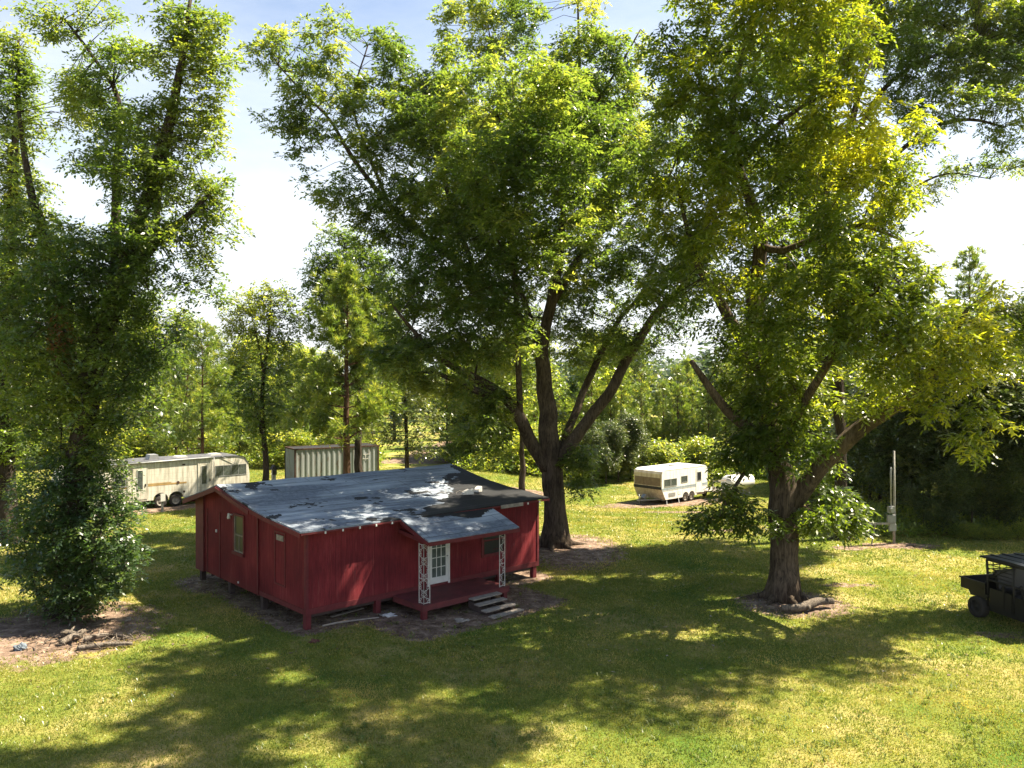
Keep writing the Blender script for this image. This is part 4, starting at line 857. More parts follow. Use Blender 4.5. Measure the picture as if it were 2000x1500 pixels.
# wrought iron posts: scroll work between two bars
def iron(mb, a, b, z0, z1):
    a = Vector(a); b = Vector(b); up = Vector((0, 0, 1)); d = b-a; wv = .008
    for p in (a, b): mb.bar(p+up*z0, p+up*z1, .019, .019, (1, 0, 0))
    for z in (z0+.03, z1-.03, z0+.42*(z1-z0)): mb.bar(a+up*z, b+up*z, .018, .018)
    n = 7; h = (z1-z0-.1)/n
    for k in range(n):
        zc = z0+.05+h*(k+.5); sg = 1 if k % 2 else -1; pts = []
        for i in range(23):
            f = i/22-.5; r = .42*(1-.0*abs(f)); 
            x = .5+sg*.40*math.sin(f*2*math.pi); z = zc+f*h*.98
            pts.append(a+d*x+up*z)
        mb.tube(pts, wv, 4, cap=False)
        for e in (-1, 1):
            cx, cz = .5+e*sg*.16, zc+e*h*.22; q = []
            for i in range(12):
                an = i*.62; r = .24*(1-i/14); q.append(a+d*(cx+r*math.cos(an)*e)+up*(cz+r*abs(d.length)*1.25*math.sin(an)))
            mb.tube(q, wv*.8, 4, cap=False)
mb = MB(); zt = 2.43; c = (px0+.10, pd+.08, 0); iron(mb, c, (px0+.34, pd+.08, 0), .50, zt); iron(mb, c, (px0+.10, pd+.33, 0), .50, zt); mb.build('iron_post', M['white_metal'], house)
mb = MB(); iron(mb, (px1-.34, pd+.08, 0), (px1-.10, pd+.08, 0), .50, zt-.02); mb.build('iron_post', M['white_metal'], house)
# steps
tr = [(5.0, 6.25, -1.86, .38), (4.92, 6.17, -2.24, .28), (4.88, 6.2, -2.64, .17), (4.84, 6.2, -3.04, .07)]
st = MB()
for x in (5.02, 6.0): st.prism([(-1.7, .34), (-1.7, .1), (-2.7, -.05), (-3.12, -.05), (-3.12, .03)], 0, x, x+.045)
sto = st.build('steps', M['dark_wood'], house)
for k, (x0, x1, s, z) in enumerate(tr):
    m = MB(); m.prism([(x0, s-.14), (x1, s-.13+.03*k*.5), (x1, s+.14), (x0, s+.13)], 2, z-.0, z+.04); m.build('tread', M['old_wood'], sto)
# front door, 15 lights, white frame
d0, d1, dz0, dz1 = 4.66, 5.46, .60, 2.62
mb = MB(); mb.box(d0-.07, d0, -.05, -.002, dz0-.06, dz1+.07); mb.box(d1, d1+.07, -.05, -.002, dz0-.06, dz1+.07); mb.box(d0, d1, -.05, -.002, dz1, dz1+.07)
fr = mb.build('door', M['white_paint'], house)
mb = MB(); mb.box(d0+.005, d0+.10, -.035, -.004, dz0, dz1-.005); mb.box(d1-.10, d1-.005, -.035, -.004, dz0, dz1-.005); mb.box(d0+.1, d1-.1, -.035, -.004, dz0, dz0+.22); mb.box(d0+.1, d1-.1, -.035, -.004, dz1-.12, dz1-.005)
for k in (1, 2): x = d0+.1+k*(d1-d0-.2)/3; mb.box(x-.012, x+.012, -.032, -.016, dz0+.22, dz1-.12)
for k in range(1, 5): z = dz0+.22+k*(dz1-dz0-.34)/5; mb.box(d0+.1, d1-.1, -.030, -.018, z-.012, z+.012)
mb.build('door_leaf', M['white_paint'], fr); MB().box(d0+.1, d1-.1, -.013, -.006, dz0+.22, dz1-.12).build('door_glass', M['door_glass'], fr)
MB().tube([(d1-.05, -.035, 1.5), (d1-.05, -.08, 1.5)], .022, 8).build('door_knob', M['galv'], fr)
# front window: red frame, white sash behind, lower half boarded red
x0, x1, z0, z1 = 7.08, 8.12, 1.28, 2.24
mb = MB(); mb.box(x0-.09, x0, -.045, -.002, z0-.1, z1+.1); mb.box(x1, x1+.09, -.045, -.002, z0-.1, z1+.1); mb.box(x0, x1, -.045, -.002, z1, z1+.1); mb.box(x0-.0, x1, -.06, -.002, z0-.1, z0)
wf = mb.build('window', M['red_trim'], house)
MB().box(x0, x1, -.012, -.004, z0, z1).build('pane', M['glass'], wf)
mb = MB(); mb.box(x0+.02, x1-.02, -.034, -.014, z1-.28, z1-.03)
mb.build('boarding', M['white_metal'], wf)
mb = MB()
for x in (x0+.05, x0+.36, x0+.68, x1-.06): mb.box(x, x+.025, -.037, -.0345, z1-.28, z1-.03)
mb.box(x0, x1, -.036, -.014, 1.74, 1.80); mb.box(x0, x0+.04, -.036, -.014, z0, 1.74); mb.box(x1-.04, x1, -.036, -.014, z0, 1.74); mb.box(x0+.45, x0+.75, -.05, -.036, 1.41, 1.425)
mb.build('sash', M['red_trim'], wf)
# left wall: tall window, vent in boarded opening, double door lines, lamp
o = -.036
mb = MB(); mb.box(o-.05, o, 4.24, 4.32, 1.65, 2.98); mb.box(o-.05, o, 5.05, 5.13, 1.65, 2.98); mb.box(o-.05, o, 4.32, 5.05, 2.90, 2.98); mb.box(o-.09, o, 4.24, 5.13, 1.55, 1.65)
wf = mb.build('window', M['red_trim'], house)
MB().box(o-.012, o-.001, 4.32, 5.05, 1.65, 2.9).build('pane', M['glass'], wf)
mb = MB(); mb.box(o-.03, o-.013, 4.32, 4.37, 1.65, 2.9); mb.box(o-.03, o-.013, 5.0, 5.05, 1.65, 2.9); mb.box(o-.032, o-.013, 4.37, 5.0, 2.22, 2.27); mb.box(o-.03, o-.013, 4.37, 5.0, 1.65, 1.70); mb.box(o-.028, o-.013, 4.66, 4.69, 1.7, 2.22)
mb.build('sash', M['old_wood'], wf)
mb = MB(); mb.box(-.022, -.002, 1.32, 1.37, 1.05, 2.78); mb.box(-.022, -.002, 2.03, 2.08, 1.05, 2.78); mb.box(-.022, -.002, 1.37, 2.03, 2.73, 2.78); mb.box(-.022, -.002, 1.37, 2.03, 1.05, 1.10)
bd = mb.build('boarded_opening', M['red_trim'], house); MB().box(-.03, -.003, 1.45, 1.92, 2.5, 2.68).build('vent', M['old_wood'], bd)
mb = MB(); mb.box(o-.04, o, 6.6, 6.66, 2.08, 2.18); mb.box(o-.03, o, 4.74, 4.80, .56, .62); mb.build('latch', M['white_paint'], house)
mb = MB(); mb.tube([(o, 5.28, 2.88), (o-.16, 5.28, 2.93)], .03, 8); mb.tube([(o-.13, 5.28, 2.93), (o-.13, 5.28, 2.80), (o-.13, 5.28, 2.76)], [.03, .06, .05], 10); mb.build('wall_lamp', M['white_paint'], house)
MB().box(7.65, 8.75, -.37, -.345, 2.93, 3.06).build('loose_board', M['old_wood'], house)

def hpt(t, s, z=0): return Vector((AX+U[0]*t+VV[0]*s, AY+U[1]*t+VV[1]*s, z))
# debris on the roof: two broken pale blocks, twigs
for (t, s, w_, a, lab) in ((7.6, 1.45, .34, .4, 'bigger broken pale block lying on the dark roof'), (8.25, 1.65, .26, 1.2, 'smaller broken pale block at the far side of the roof debris')):
    p = hpt(t, s, rz(s)+.01); e = MB()
    e.prism([(-w_/2, 0), (w_/2, 0), (w_/2, .2), (w_*.2, .13), (0, .19), (-w_/2, .12)], 1, -.1, .1); e.box(-w_*.7, -w_*.4, -.1, .1, 0, .09)
    ob = e.build('broken_block', M['white_metal']); ob.location = p; ob.rotation_euler = (0, 0, a); tag(ob, lab, 'block', 'broken blocks on the roof')
e = MB()
for k in range(9):
    a = random.uniform(0, 6.28); l = random.uniform(.2, .7); b = Vector((random.uniform(-.9, .9), random.uniform(-.4, .4), .03))
    e.tube([b, b+Vector((math.cos(a)*l*.5, math.sin(a)*l*.5, .09)), b+Vector((math.cos(a+.4)*l, math.sin(a+.4)*l, .02))], [.013, .01, .006], 4)
ob = e.build('fallen_twigs', M['old_wood']); ob.location = hpt(7.0, 1.7, rz(1.7)+.01); tag(ob, 'dead twigs fallen on the dark part of the roof', 'twigs')

# ------------------------------------------------------------------ wheels
def wheel(parent, x, y, r, w_, rimm, name='wheel'):
    e = MB(); n = 24
    prof_ = [(r*.62, -w_/2), (r*.93, -w_/2), (r, -w_*.36), (r, w_*.36), (r*.93, w_/2), (r*.62, w_/2)]
    ring = []
    for k in range(n):
        a = 2*math.pi*k/n
        for (q, yy) in prof_: ring.append((x+q*math.cos(a), y+yy, r+q*math.sin(a)))
    m_ = len(prof_); fs = [(k*m_+j, k*m_+j+1, ((k+1) % n)*m_+j+1, ((k+1) % n)*m_+j) for k in range(n) for j in range(m_-1)]
    e.add(ring, fs, True); wh = e.build(name, M['tyre'], parent)
    e = MB(); ring = []; pr = [(r*.62, -w_*.42), (r*.5, -w_*.3), (r*.3, -w_*.22), (r*.16, -w_*.38), (0.001, -w_*.4)]
    for sgn in (1, -1):
        ring = []
        for k in range(n):
            a = 2*math.pi*k/n
            for (q, yy) in pr: ring.append((x+q*math.cos(a), y+yy*sgn, r+q*math.sin(a)))
        m2 = len(pr); e.add(ring, [(k*m2+j, k*m2+j+1, ((k+1) % n)*m2+j+1, ((k+1) % n)*m2+j) for k in range(n) for j in range(m2-1)], True)
    e.build('rim', rimm, wh); return wh

def trailer_mat(name, base, stain, streak, stripe=None):
    m, n, l, b = new_mat(name); tc = n.new('ShaderNodeTexCoord')
    mp = n.new('ShaderNodeMapping'); mp.inputs['Scale'].default_value = (5, 5, .5); l.new(tc.outputs['Object'], mp.inputs[0])
    no = n.new('ShaderNodeTexNoise'); no.inputs['Scale'].default_value = 1.2; no.inputs['Detail'].default_value = 8; no.inputs['Roughness'].default_value = .65; l.new(mp.outputs[0], no.inputs['Vector'])
    r = ramp(n, [(.36, stain), (.36+streak, base)]); l.new(no.outputs['Fac'], r.inputs[0])
    sp = n.new('ShaderNodeSeparateXYZ'); l.new(tc.outputs['Object'], sp.inputs[0])
    wv = n.new('ShaderNodeMath'); wv.operation = 'DIVIDE'; l.new(sp.outputs[2], wv.inputs[0]); wv.inputs[1].default_value = .33
    f = n.new('ShaderNodeMath'); f.operation = 'FRACT'; l.new(wv.outputs[0], f.inputs[0])
    c = n.new('ShaderNodeMath'); c.operation = 'LESS_THAN'; l.new(f.outputs[0], c.inputs[0]); c.inputs[1].default_value = .06
    mx = n.new('ShaderNodeMix'); mx.data_type = 'RGBA'; l.new(r.outputs[0], mx.inputs['A']); mx.inputs['B'].default_value = tuple(s*.6 for s in stain)+(1,)
    c2 = n.new('ShaderNodeMath'); c2.operation = 'MULTIPLY'; l.new(c.outputs[0], c2.inputs[0]); c2.inputs[1].default_value = .5; l.new(c2.outputs[0], mx.inputs['Factor'])
    l.new(mx.outputs['Result'], b.inputs['Base Color']); b.inputs['Roughness'].default_value = .45
    bp = n.new('ShaderNodeBump'); bp.inputs['Strength'].default_value = .4; bp.inputs['Distance'].default_value = .01; l.new(f.outputs[0], bp.inputs['Height']); l.new(bp.outputs[0], b.inputs['Normal'])
    return m
M['cream'] = trailer_mat('cream_panels', (.62,.60,.51), (.36,.33,.26), .2)
M['camper_white'] = trailer_mat('camper_white', (.74,.74,.72), (.55,.55,.52), .15)
M['camper_front'] = trailer_mat('camper_front', (.62,.55,.40), (.36,.28,.19), .3)
M['trailer_roof'] = simple('trailer_roof', (.12,.125,.14), .8, .8, 2.5, .3)
M['tan_stripe'] = simple('tan_stripe', (.45,.30,.12), .5, .4, 3)
M['blue_stripe'] = simple('blue_stripe', (.30,.36,.40), .5, .4, 3)
M['brown'] = simple('brown_blind', (.22,.16,.10), .6, .4, 5)

# ------------------------------------------------------------------ long trailer on the left
gx, gy = -20.6, 48.0
tr = empty('long_trailer', (gx, gy, float(gz(gx, gy))), HROT, 'long weathered cream travel trailer with dark roof parked behind the red house', 'trailer')
XL, XR, W = -5.2, 5.45, 2.4
def arch(cx, r, n=12): return [(cx-r*math.cos(math.pi*k/n), .5+r*.92*math.sin(math.pi*k/n)) for k in range(n+1)]
side = [(XL+.3, .52)]+arch(0, .43)+arch(.88, .43)+[(XR-.25, .5), (XR-.02, .75), (XR, 1.6), (XR-.10, 2.25), (XR-.35, 2.62), (XR-.75, 2.74), (XL+.7, 2.74), (XL+.2, 2.55), (XL, 1.9), (XL+.05, .9)]
mb = MB(); mb.prism(side, 1, 0, W); mb.build('body', M['cream'], tr)
mb = MB(); mb.box(XL+.7, XR-.75, -.03, W+.03, 2.742, 2.80); mb.bar((XR-.75, W/2, 2.755), (XR-.34, W/2, 2.64), W+.06, .04); mb.bar((XR-.34, W/2, 2.64), (XR-.07, W/2, 2.24), W+.04, .035)
rf_ = mb.build('roof', M['trailer_roof'], tr)
for (a, b, h) in ((-2.6, -1.9, .10), (-.4, .2, .28), (1.2, 1.9, .09), (3.3, 4.0, .10)): 
    MB().prism([(a, 2.80), (b, 2.80), (b-.08, 2.80+h), (a+.08, 2.80+h)], 1, .8, 1.5).build('roof_vent', M['white_metal'] if h < .2 else M['galv'], rf_)
mb = MB(); mb.tube([(-3.8, -.07, 2.70), (3.1, -.07, 2.78)], .045, 8); mb.tube([(3.15, -.06, 2.78), (3.1, -.05, 1.6), (3.12, -.03, .7)], .02, 6); mb.tube([(3.6, -.04, 2.83), (4.5, -.03, 2.3)], .012, 5); mb.tube([(-1.85, -.03, .6), (-1.85, -.03, 2.6)], .018, 5)
mb.build('awning_pole', M['galv'], tr)
def win(parent, a, b, z0, z1, glass, frame, th=.04, n=1, y=0.0):
    mb = MB(); mb.box(a-th, a, y-.02, y-.001, z0-th, z1+th); mb.box(b, b+th, y-.02, y-.001, z0-th, z1+th); mb.box(a, b, y-.02, y-.001, z1, z1+th); mb.box(a, b, y-.02, y-.001, z0-th, z0)
    for k in range(1, n): x = a+(b-a)*k/n; mb.box(x-.015, x+.015, y-.019, y-.008, z0, z1)
    wf = mb.build('window', frame, parent); MB().box(a, b, y-.007, y-.002, z0, z1).build('pane', glass, wf); return wf
win(tr, 3.28, 5.2, 1.60, 2.20, M['curtain_glass'], M['galv'], n=4); win(tr, -2.55, -1.98, 1.45, 2.05, M['glass'], M['galv'])
for (a, b) in ((2.2, 3.0), (-1.55, -.78)):
    mb = MB(); mb.box(a, b, -.022, -.001, .62, 2.48); mb.box(a-.02, a+.0, -.03, -.001, .6, 2.5); mb.box(b, b+.02, -.03, -.001, .6, 2.5); dr = mb.build('door', M['cream'], tr)
    c0 = a+(.2 if a > 0 else .22); win(dr, c0, c0+.30, 1.2, 2.28, M['curtain_glass'], M['white_metal'], .025, y=-.022)
    MB().box(b-.12, b-.06, -.05, -.0225, 1.35, 1.5).build('handle', M['steel'], dr)
for b_ in ((-.72, 1.5, -.006, -.001, 1.33, 1.43), (-4.9, -1.9, -.006, -.001, 1.3, 1.40), (-.72, .6, -.006, -.001, 1.45, 1.49)): MB().box(*b_).build('stripe', M['tan_stripe'], tr)
mb = MB(); mb.tube([(1.0, -.001, 1.42), (1.0, -.02, 1.42)], .09, 10); mb.box(1.25, 1.42, -.012, -.001, 2.42, 2.5); mb.box(1.3, 1.4, -.012, -.001, .8, .9); mb.build('side_marker', M['rust'], tr)
for x in (0, .88):
    for y in (.14, W-.14): wheel(tr, x, y, .36, .2, M['rim'])
mb = MB(); mb.box(XL+.5, -.6, .3, .4, .40, .5); mb.box(1.5, XR-.5, .3, .4, .40, .49); mb.box(XL+.5, XR-.5, W-.4, W-.3, .40, .5); mb.bar((XL+.4, .5, .42), (XL-.9, 1.2, .42), .08, .08); mb.bar((XL+.4, 1.9, .42), (XL-.9, 1.2, .42), .08, .08)
for x in (-2, 3.5): mb.box(x, x+.2, .35, .55, 0, .4)
mb.build('chassis', M['steel'], tr)

# ------------------------------------------------------------------ small camper
gx, gy = 10.07, 55.0; g0 = -.98
cp = empty('camper', (gx, gy, g0), HROT, 'small boxy white camper with beige front and dark stripe on the far lawn', 'camper')
XR, W = 5.3, 2.4; ZT = 2.36
side = [(.42, .38), (.0, 1.12), (0.0, 2.1), (.12, 2.28), (.3, ZT), (XR-.2, ZT), (XR, ZT-.2), (XR, .42)]
side = [(.42, .38)]+[(2.35+0*k, .38) for k in range(1)]+[(2.7-.36*math.cos(math.pi*k/10), .38+.33*math.sin(math.pi*k/10)) for k in range(11)]+[(3.42-.36*math.cos(math.pi*k/10), .38+.33*math.sin(math.pi*k/10)) for k in range(11)]+[(XR-.5, .38), (XR, .5), (XR, ZT-.2), (XR-.2, ZT), (.3, ZT), (.12, 2.28), (0.0, 2.1), (0, 1.12)]
mb = MB(); mb.prism(side, 1, 0, W); mb.build('body', M['camper_white'], cp)
mb = MB(); mb.bar((-.008, W/2, 1.12), (-.008, W/2, 2.12), W-.02, .012, (1, 0, 0)); mb.bar((-.005, W/2, 1.12), (.405, W/2, .385), W-.02, .012, (1, 0, 0)); mb.bar((-.008, W/2, 2.12), (.11, W/2, 2.29), W-.04, .012, (1, 0, 0)); mb.build('front_panel', M['camper_front'], cp)
MB().box(-.026, -.0145, .01, W-.01, 1.08, 1.27).build('front_stripe', M['steel'], cp)
mb = MB()
for (a, b) in ((.12, .85), (.87, 1.55), (1.57, 2.28)): mb.box(-.034, -.0145, a, b, 1.32, 1.86)
mb.build('front_window_cover', M['brown'], cp)
mb = MB(); mb.box(.35, XR-.25, -.01, W+.01, ZT+.002, ZT+.03); rf_ = mb.build('roof', M['white_paint'], cp); MB().box(2.6, 3.1, .9, 1.4, ZT+.03, ZT+.14).build('roof_vent', M['white_metal'], rf_)
win(cp, .3, .92, 1.28, 1.72, M['curtain_glass'], M['galv'], n=1); win(cp, 1.03, 1.62, 1.28, 1.72, M['curtain_glass'], M['galv']); win(cp, 2.2, 2.85, 1.42, 1.8, M['curtain_glass'], M['galv'])
mb = MB()
for z in (1.38, 1.52, 1.60): pass
MB().box(.02, XR-.02, -.006, -.001, .97, 1.0).build('stripe', M['blue_stripe'], cp); mb.box(.02, XR-.02, -.006, -.001, 1.04, 1.17); mb.build('stripe', M['blue_stripe'], cp)
mb = MB(); mb.box(.75, 1.5, -.015, -.001, .55, .8); mb.build('vent_grille', M['galv'], cp); mb = MB(); mb.box(1.8, 2.15, -.012, -.001, .62, .9); mb.build('hatch', M['white_paint'], cp)
mb = MB(); mb.box(3.9, 4.6, -.02, -.001, .55, 2.2); dr = mb.build('door', M['camper_white'], cp); win(dr, 4.05, 4.45, 1.4, 1.95, M['glass'], M['galv'], y=-.02)
for x in (2.7, 3.42):
    for y in (.12, W-.12): wheel(cp, x, y, .31, .18, M['rim'])
mb = MB(); mb.bar((.5, .5, .36), (-1.1, 1.2, .36), .07, .09); mb.bar((.5, 1.9, .36), (-1.1, 1.2, .36), .07, .09); mb.tube([(-.9, 1.2, 0), (-.9, 1.2, .75)], .035, 8); mb.box(-1.02, -.78, 1.08, 1.32, 0, .03); mb.bar((-.55, 1.2, .42), (-.25, 1.2, .62), .3, .25); mb.box(.5, 2.2, .3, .4, .28, .37); mb.bar((.65, .1, .4), (.4, -.15, 0), .04, .04); mb.bar((1.9, .05, .4), (1.7, -.2, 0), .04, .04)
mb.build('tow_frame', M['galv'], cp)

# ------------------------------------------------------------------ shipping container
def corr_mat(name, c, c2):
    m, n, l, b = new_mat(name); tc = n.new('ShaderNodeTexCoord'); mp = n.new('ShaderNodeMapping'); mp.inputs['Scale'].default_value = (3, 3, .6); l.new(tc.outputs['Object'], mp.inputs[0])
    no = n.new('ShaderNodeTexNoise'); no.inputs['Scale'].default_value = 1.3; no.inputs['Detail'].default_value = 9; no.inputs['Roughness'].default_value = .7; l.new(mp.outputs[0], no.inputs['Vector'])
    r = ramp(n, [(.36, c2), (.44, c), (.7, tuple(q*1.15 for q in c))]); l.new(no.outputs['Fac'], r.inputs[0]); l.new(r.outputs[0], b.inputs['Base Color']); b.inputs['Roughness'].default_value = .6
    return m
M['cont'] = corr_mat('container_paint', (.22,.24,.235), (.17,.12,.09))
p = at(575, 886, 58); ct = empty('shipping_container', (p.x, p.y, float(gz(p.x, p.y))), math.atan2(.526, .85), 'rusty pale green corrugated shipping container behind the red house', 'container')
CL, CW, CH = 6.4, 2.44, 2.62
def corr(L_, n):
    q = []
    for k in range(n):
        a = k*L_/n; s_ = L_/n; q += [(a, 0), (a+s_*.3, 0), (a+s_*.42, .03), (a+s_*.88, .03)]
    q.append((L_, 0)); return q
mb = MB(); pr = corr(CL-.2, 16)
for yy, sg in ((.03, 1), (CW-.03, -1)):
    vs = [(.1+a, yy+sg*d, z) for z in (.14, CH-.1) for (a, d) in pr]; n = len(pr); mb.add(vs, [(i, i+1, n+i+1, n+i) for i in range(n-1)])
pr = corr(CW-.2, 7)
for xx, sg in ((.03, 1), (CL-.03, -1)):
    vs = [(xx+sg*d, .1+a, z) for z in (.14, CH-.1) for (a, d) in pr]; n = len(pr); mb.add(vs, [(i, i+1, n+i+1, n+i) for i in range(n-1)])
mb.build('side_panel', M['cont'], ct)
mb = MB()
for x in (0, CL-.1):
    for y in (0, CW-.1): mb.box(x, x+.1, y, y+.1, .0, CH)
for y in (0, CW-.09): mb.box(.1, CL-.1, y, y+.09, .02, .14); mb.box(.1, CL-.1, y, y+.09, CH-.1, CH)
for x in (0, CL-.09): mb.box(x, x+.09, .1, CW-.1, .02, .14); mb.box(x, x+.09, .1, CW-.1, CH-.1, CH)
mb.build('frame', M['rust'], ct); MB().box(.1, CL-.1, .1, CW-.1, CH-.06, CH-.03).build('roof', M['steel'], ct)
mb = MB(); mb.box(5.15, 5.65, .012, .028, 1.95, 2.0); mb.box(5.3, 5.36, .012, .028, 1.7, 1.95); mb.box(5.1, 5.55, .012, .028, 1.62, 1.68); mb.build('painted_mark', M['white_metal'], ct)
p = gpt(697, 63); ob = empty('rusty_flue', p, 0, 'short dark rusty flue pipe standing behind the container', 'pipe')
MB().tube([(0, 0, 0), (0, 0, 2.6), (.03, 0, 3.35)], [.16, .16, .18], 10).build('pipe', M['rust'], ob); MB().tube([(.03, 0, 3.35), (.03, 0, 3.45)], [.24, .22], 10).build('cap', M['rust'], ob)

# ------------------------------------------------------------------ utility vehicle
fwd = Vector((.231, -.973, 0)); ux, uy = 15.05, 26.35
uv = empty('utility_vehicle', (ux+.973*0, uy, float(gz(ux, uy))), math.atan2(fwd.y, fwd.x), 'black four seat utility vehicle with roof and cargo bed, cut by the right edge', 'utility vehicle')
# local x forward, local y = left; near side (towards camera-left) is local -y
Wd = 1.5
for x in (0, 2.95):
    for y in (.0, Wd-.0): wheel(uv, x, y+.0, .34, .27, M['steel'])
mb = MB(); mb.box(-.3, 3.3, .25, Wd-.25, .30, .42); mb.box(.45, 2.5, .0, Wd, .33, .45); mb.prism([(.35, .42), (2.45, .42), (2.45, .62), (1.5, .66), (1.4, .95), (.95, .95), (.55, 1.0), (.4, .9)], 1, .12, Wd-.12)
mb.build('chassis', M['black_plastic'], uv)
mb = MB(); mb.prism([(2.35, .45), (2.55, .95), (2.75, 1.05), (3.3, .98), (3.5, .75), (3.5, .45)], 1, .08, Wd-.08); mb.prism([(2.45, .7), (2.6, .82), (3.3, .82), (3.45, .68), (3.42, .62), (3.25, .72), (2.65, .72)], 1, -.14, .08); mb.prism([(2.45, .7), (2.6, .82), (3.3, .82), (3.45, .68), (3.42, .62), (3.25, .72), (2.65, .72)], 1, Wd-.08, Wd+.14); mb.build('hood', M['black_plastic'], uv)
mb = MB(); mb.box(-.72, .30, -.04, .0, .80, 1.16); mb.box(-.72, .30, Wd, Wd+.04, .80, 1.16); mb.box(-.74, -.70, .0, Wd, .80, 1.16); mb.box(.26, .30, .0, Wd, .80, 1.22); mb.box(-.70, .26, .0, Wd, .80, .84); mb.box(-.76, .32, -.07, -.04, 1.12, 1.17); mb.prism([(-.4, .8), (-.3, .66), (.3, .66), (.42, .8)], 1, -.03, .12)
mb.box(-.1, .2, -.055, -.0401, .95, .99)
mb.build('cargo_bed', M['black_plastic'], uv)
def seat(x):
    mb = MB(); mb.box(x, x+.48, .16, Wd-.16, .66 if x > 1 else .95, .80 if x > 1 else 1.07); z = .80 if x > 1 else 1.07
    mb.prism([(x-.02, z), (x+.10, z), (x-.02, z+.55), (x-.12, z+.55)], 1, .16, Wd-.16); mb.build('seat', M['black_plastic'], uv)
seat(.55); seat(1.55)
mb = MB(); rr = .036
for y in (.02, Wd-.02):
    mb.tube([(.36, y, .45), (.34, y, 1.4), (.30, y, 1.92)], rr, 8); mb.tube([(.30, y, 1.92), (2.15, y, 1.94), (2.62, y, 1.1), (2.7, y, .8)], rr, 8); mb.tube([(1.35, y, .45), (1.35, y, 1.93)], rr, 8); mb.tube([(.34, y, 1.3), (1.35, y, 1.30), (2.4, y, 1.25)], rr*.8, 8); mb.tube([(2.45, y, .45), (2.5, y, 1.2)], rr*.8, 8)
for (x, z) in ((.30, 1.92), (2.15, 1.94), (1.35, 1.93), (.33, 1.25), (2.6, 1.1)): mb.tube([(x, .02, z), (x, Wd-.02, z)], rr, 8)
mb.build('roll_cage', M['steel'], uv)
mb = MB()
for k in range(4): z = 1.36+k*.13; mb.tube([(.32, .03, z), (.32, Wd-.03, z)], .018, 5)
for k in range(5): y = .25+k*.25; mb.tube([(.33, y, 1.25), (.30, y, 1.92)], .012, 5)
for y in (.03,):
    for (a, b) in ((.36, 1.33),): mb.tube([(a, y, 1.34), (b, y, 1.88)], .02, 5); [mb.tube([(a, y, 1.42+.12*q), (b, y, 1.42+.12*q)], .014, 5) for q in range(4)]
mb.build('rear_screen', M['steel'], uv)
mb = MB(); q = [(.05, 1.96), (.12, 2.02), (1.2, 2.05), (2.3, 2.03), (2.4, 1.97)]; mb.prism(q, 1, -.05, Wd+.05)
for y in (.3, .75, 1.2): mb.box(.2, 2.2, y-.06, y+.06, 2.0, 2.062)
M['utv_roof'] = simple('utv_roof', (.02,.024,.032), .28, .3, 4, spec=.6); mb.build('roof', M['utv_roof'], uv)
mb = MB(); mb.box(.95, 1.02, -.03, .05, .5, 1.25); mb.prism([(.45, .45), (1.3, .45), (1.3, 1.05), (.45, 1.05)], 1, -.01, .015); mb.prism([(1.42, .45), (2.4, .45), (2.4, 1.0), (1.42, 1.0)], 1, -.01, .015); mb.build('door', M['black_plastic'], uv)
mb = MB(); mb.tube([(2.2, .45, .95), (2.05, .45, 1.15)], .02, 6); mb.tube([(2.05+.05*math.sin(a)*0+.0, .45+.17*math.cos(a), 1.15+.15*math.sin(a)) for a in np.linspace(0, 6.28, 17)], .014, 6); mb.build('steering_wheel', M['steel'], uv)

# ------------------------------------------------------------------ meter pole
p = gpt(1747.5, 37.9); mp_ = empty('meter_pole', p, .1, 'slim pale pole with electric meter boxes at the edge of the dark thicket', 'pole')
MB().tube([(0, 0, -.1), (0, 0, 2.2), (-.02, 0, 4.3)], [.065, .055, .045], 10).build('pole', M['pole_wood'], mp_)
mb = MB(); mb.tube([(-.22, -.12, 1.7), (-.24, -.1, 3.4), (-.2, -.05, 3.55), (-.13, -.03, 3.42)], .035, 8); mb.build('conduit', M['galv'], mp_)
e = MB(); e.box(-.38, -.09, -.2, -.05, 1.45, 1.76); mbx = e.build('meter_box', M['grey_box'], mp_); MB().tube([(-.24, -.2, 1.6), (-.24, -.28, 1.6)], .1, 14).build('meter', M['galv'], mbx)
MB().box(-.42, -.04, -.22, -.087, 1.02, 1.36).build('breaker_box', M['grey_box'], mp_)
mb = MB(); mb.bar((-1.3, -.15, .98), (-.05, -.15, .96), .05, .09); mb.bar((-1.0, -.15, .95), (-1.15, -.1, .0), .04, .05); mb.build('brace', M['pole_wood'], mp_)
MB().box(-.32, -.0, -.2, -.087, .62, .94).build('outlet_box', M['galv'], mp_)
# pedestals
p = gpt(316, 46.6); e = empty('utility_pedestal', p, HROT, 'small white power pedestal on a post in front of the long trailer wheels', 'pedestal')
MB().box(-.05, .05, -.05, .05, -.05, .68).build('post', M['pole_wood'], e); mb = MB(); mb.box(-.13, .13, -.14, -.051, .62, 1.0); mb.prism([(-.14, 1.0), (.02, 1.0), (-.14, 1.07)], 0, -.14, .14); mb.build('box', M['white_metal'], e)
p = gpt(534, 52); e = empty('utility_pedestal', p, HROT, 'grey hooded pedestal beside the slim tree left of the container', 'pedestal')
MB().box(-.11, .11, -.1, .1, -.05, 1.85).build('post', M['grey_box'], e); mb = MB(); mb.prism([(-.2, 1.85), (.2, 1.85), (.0, 2.15)], 1, -.16, .16); mb.box(-.14, .14, -.16, -.101, 1.5, 1.84); mb.build('hood', M['steel'], e)

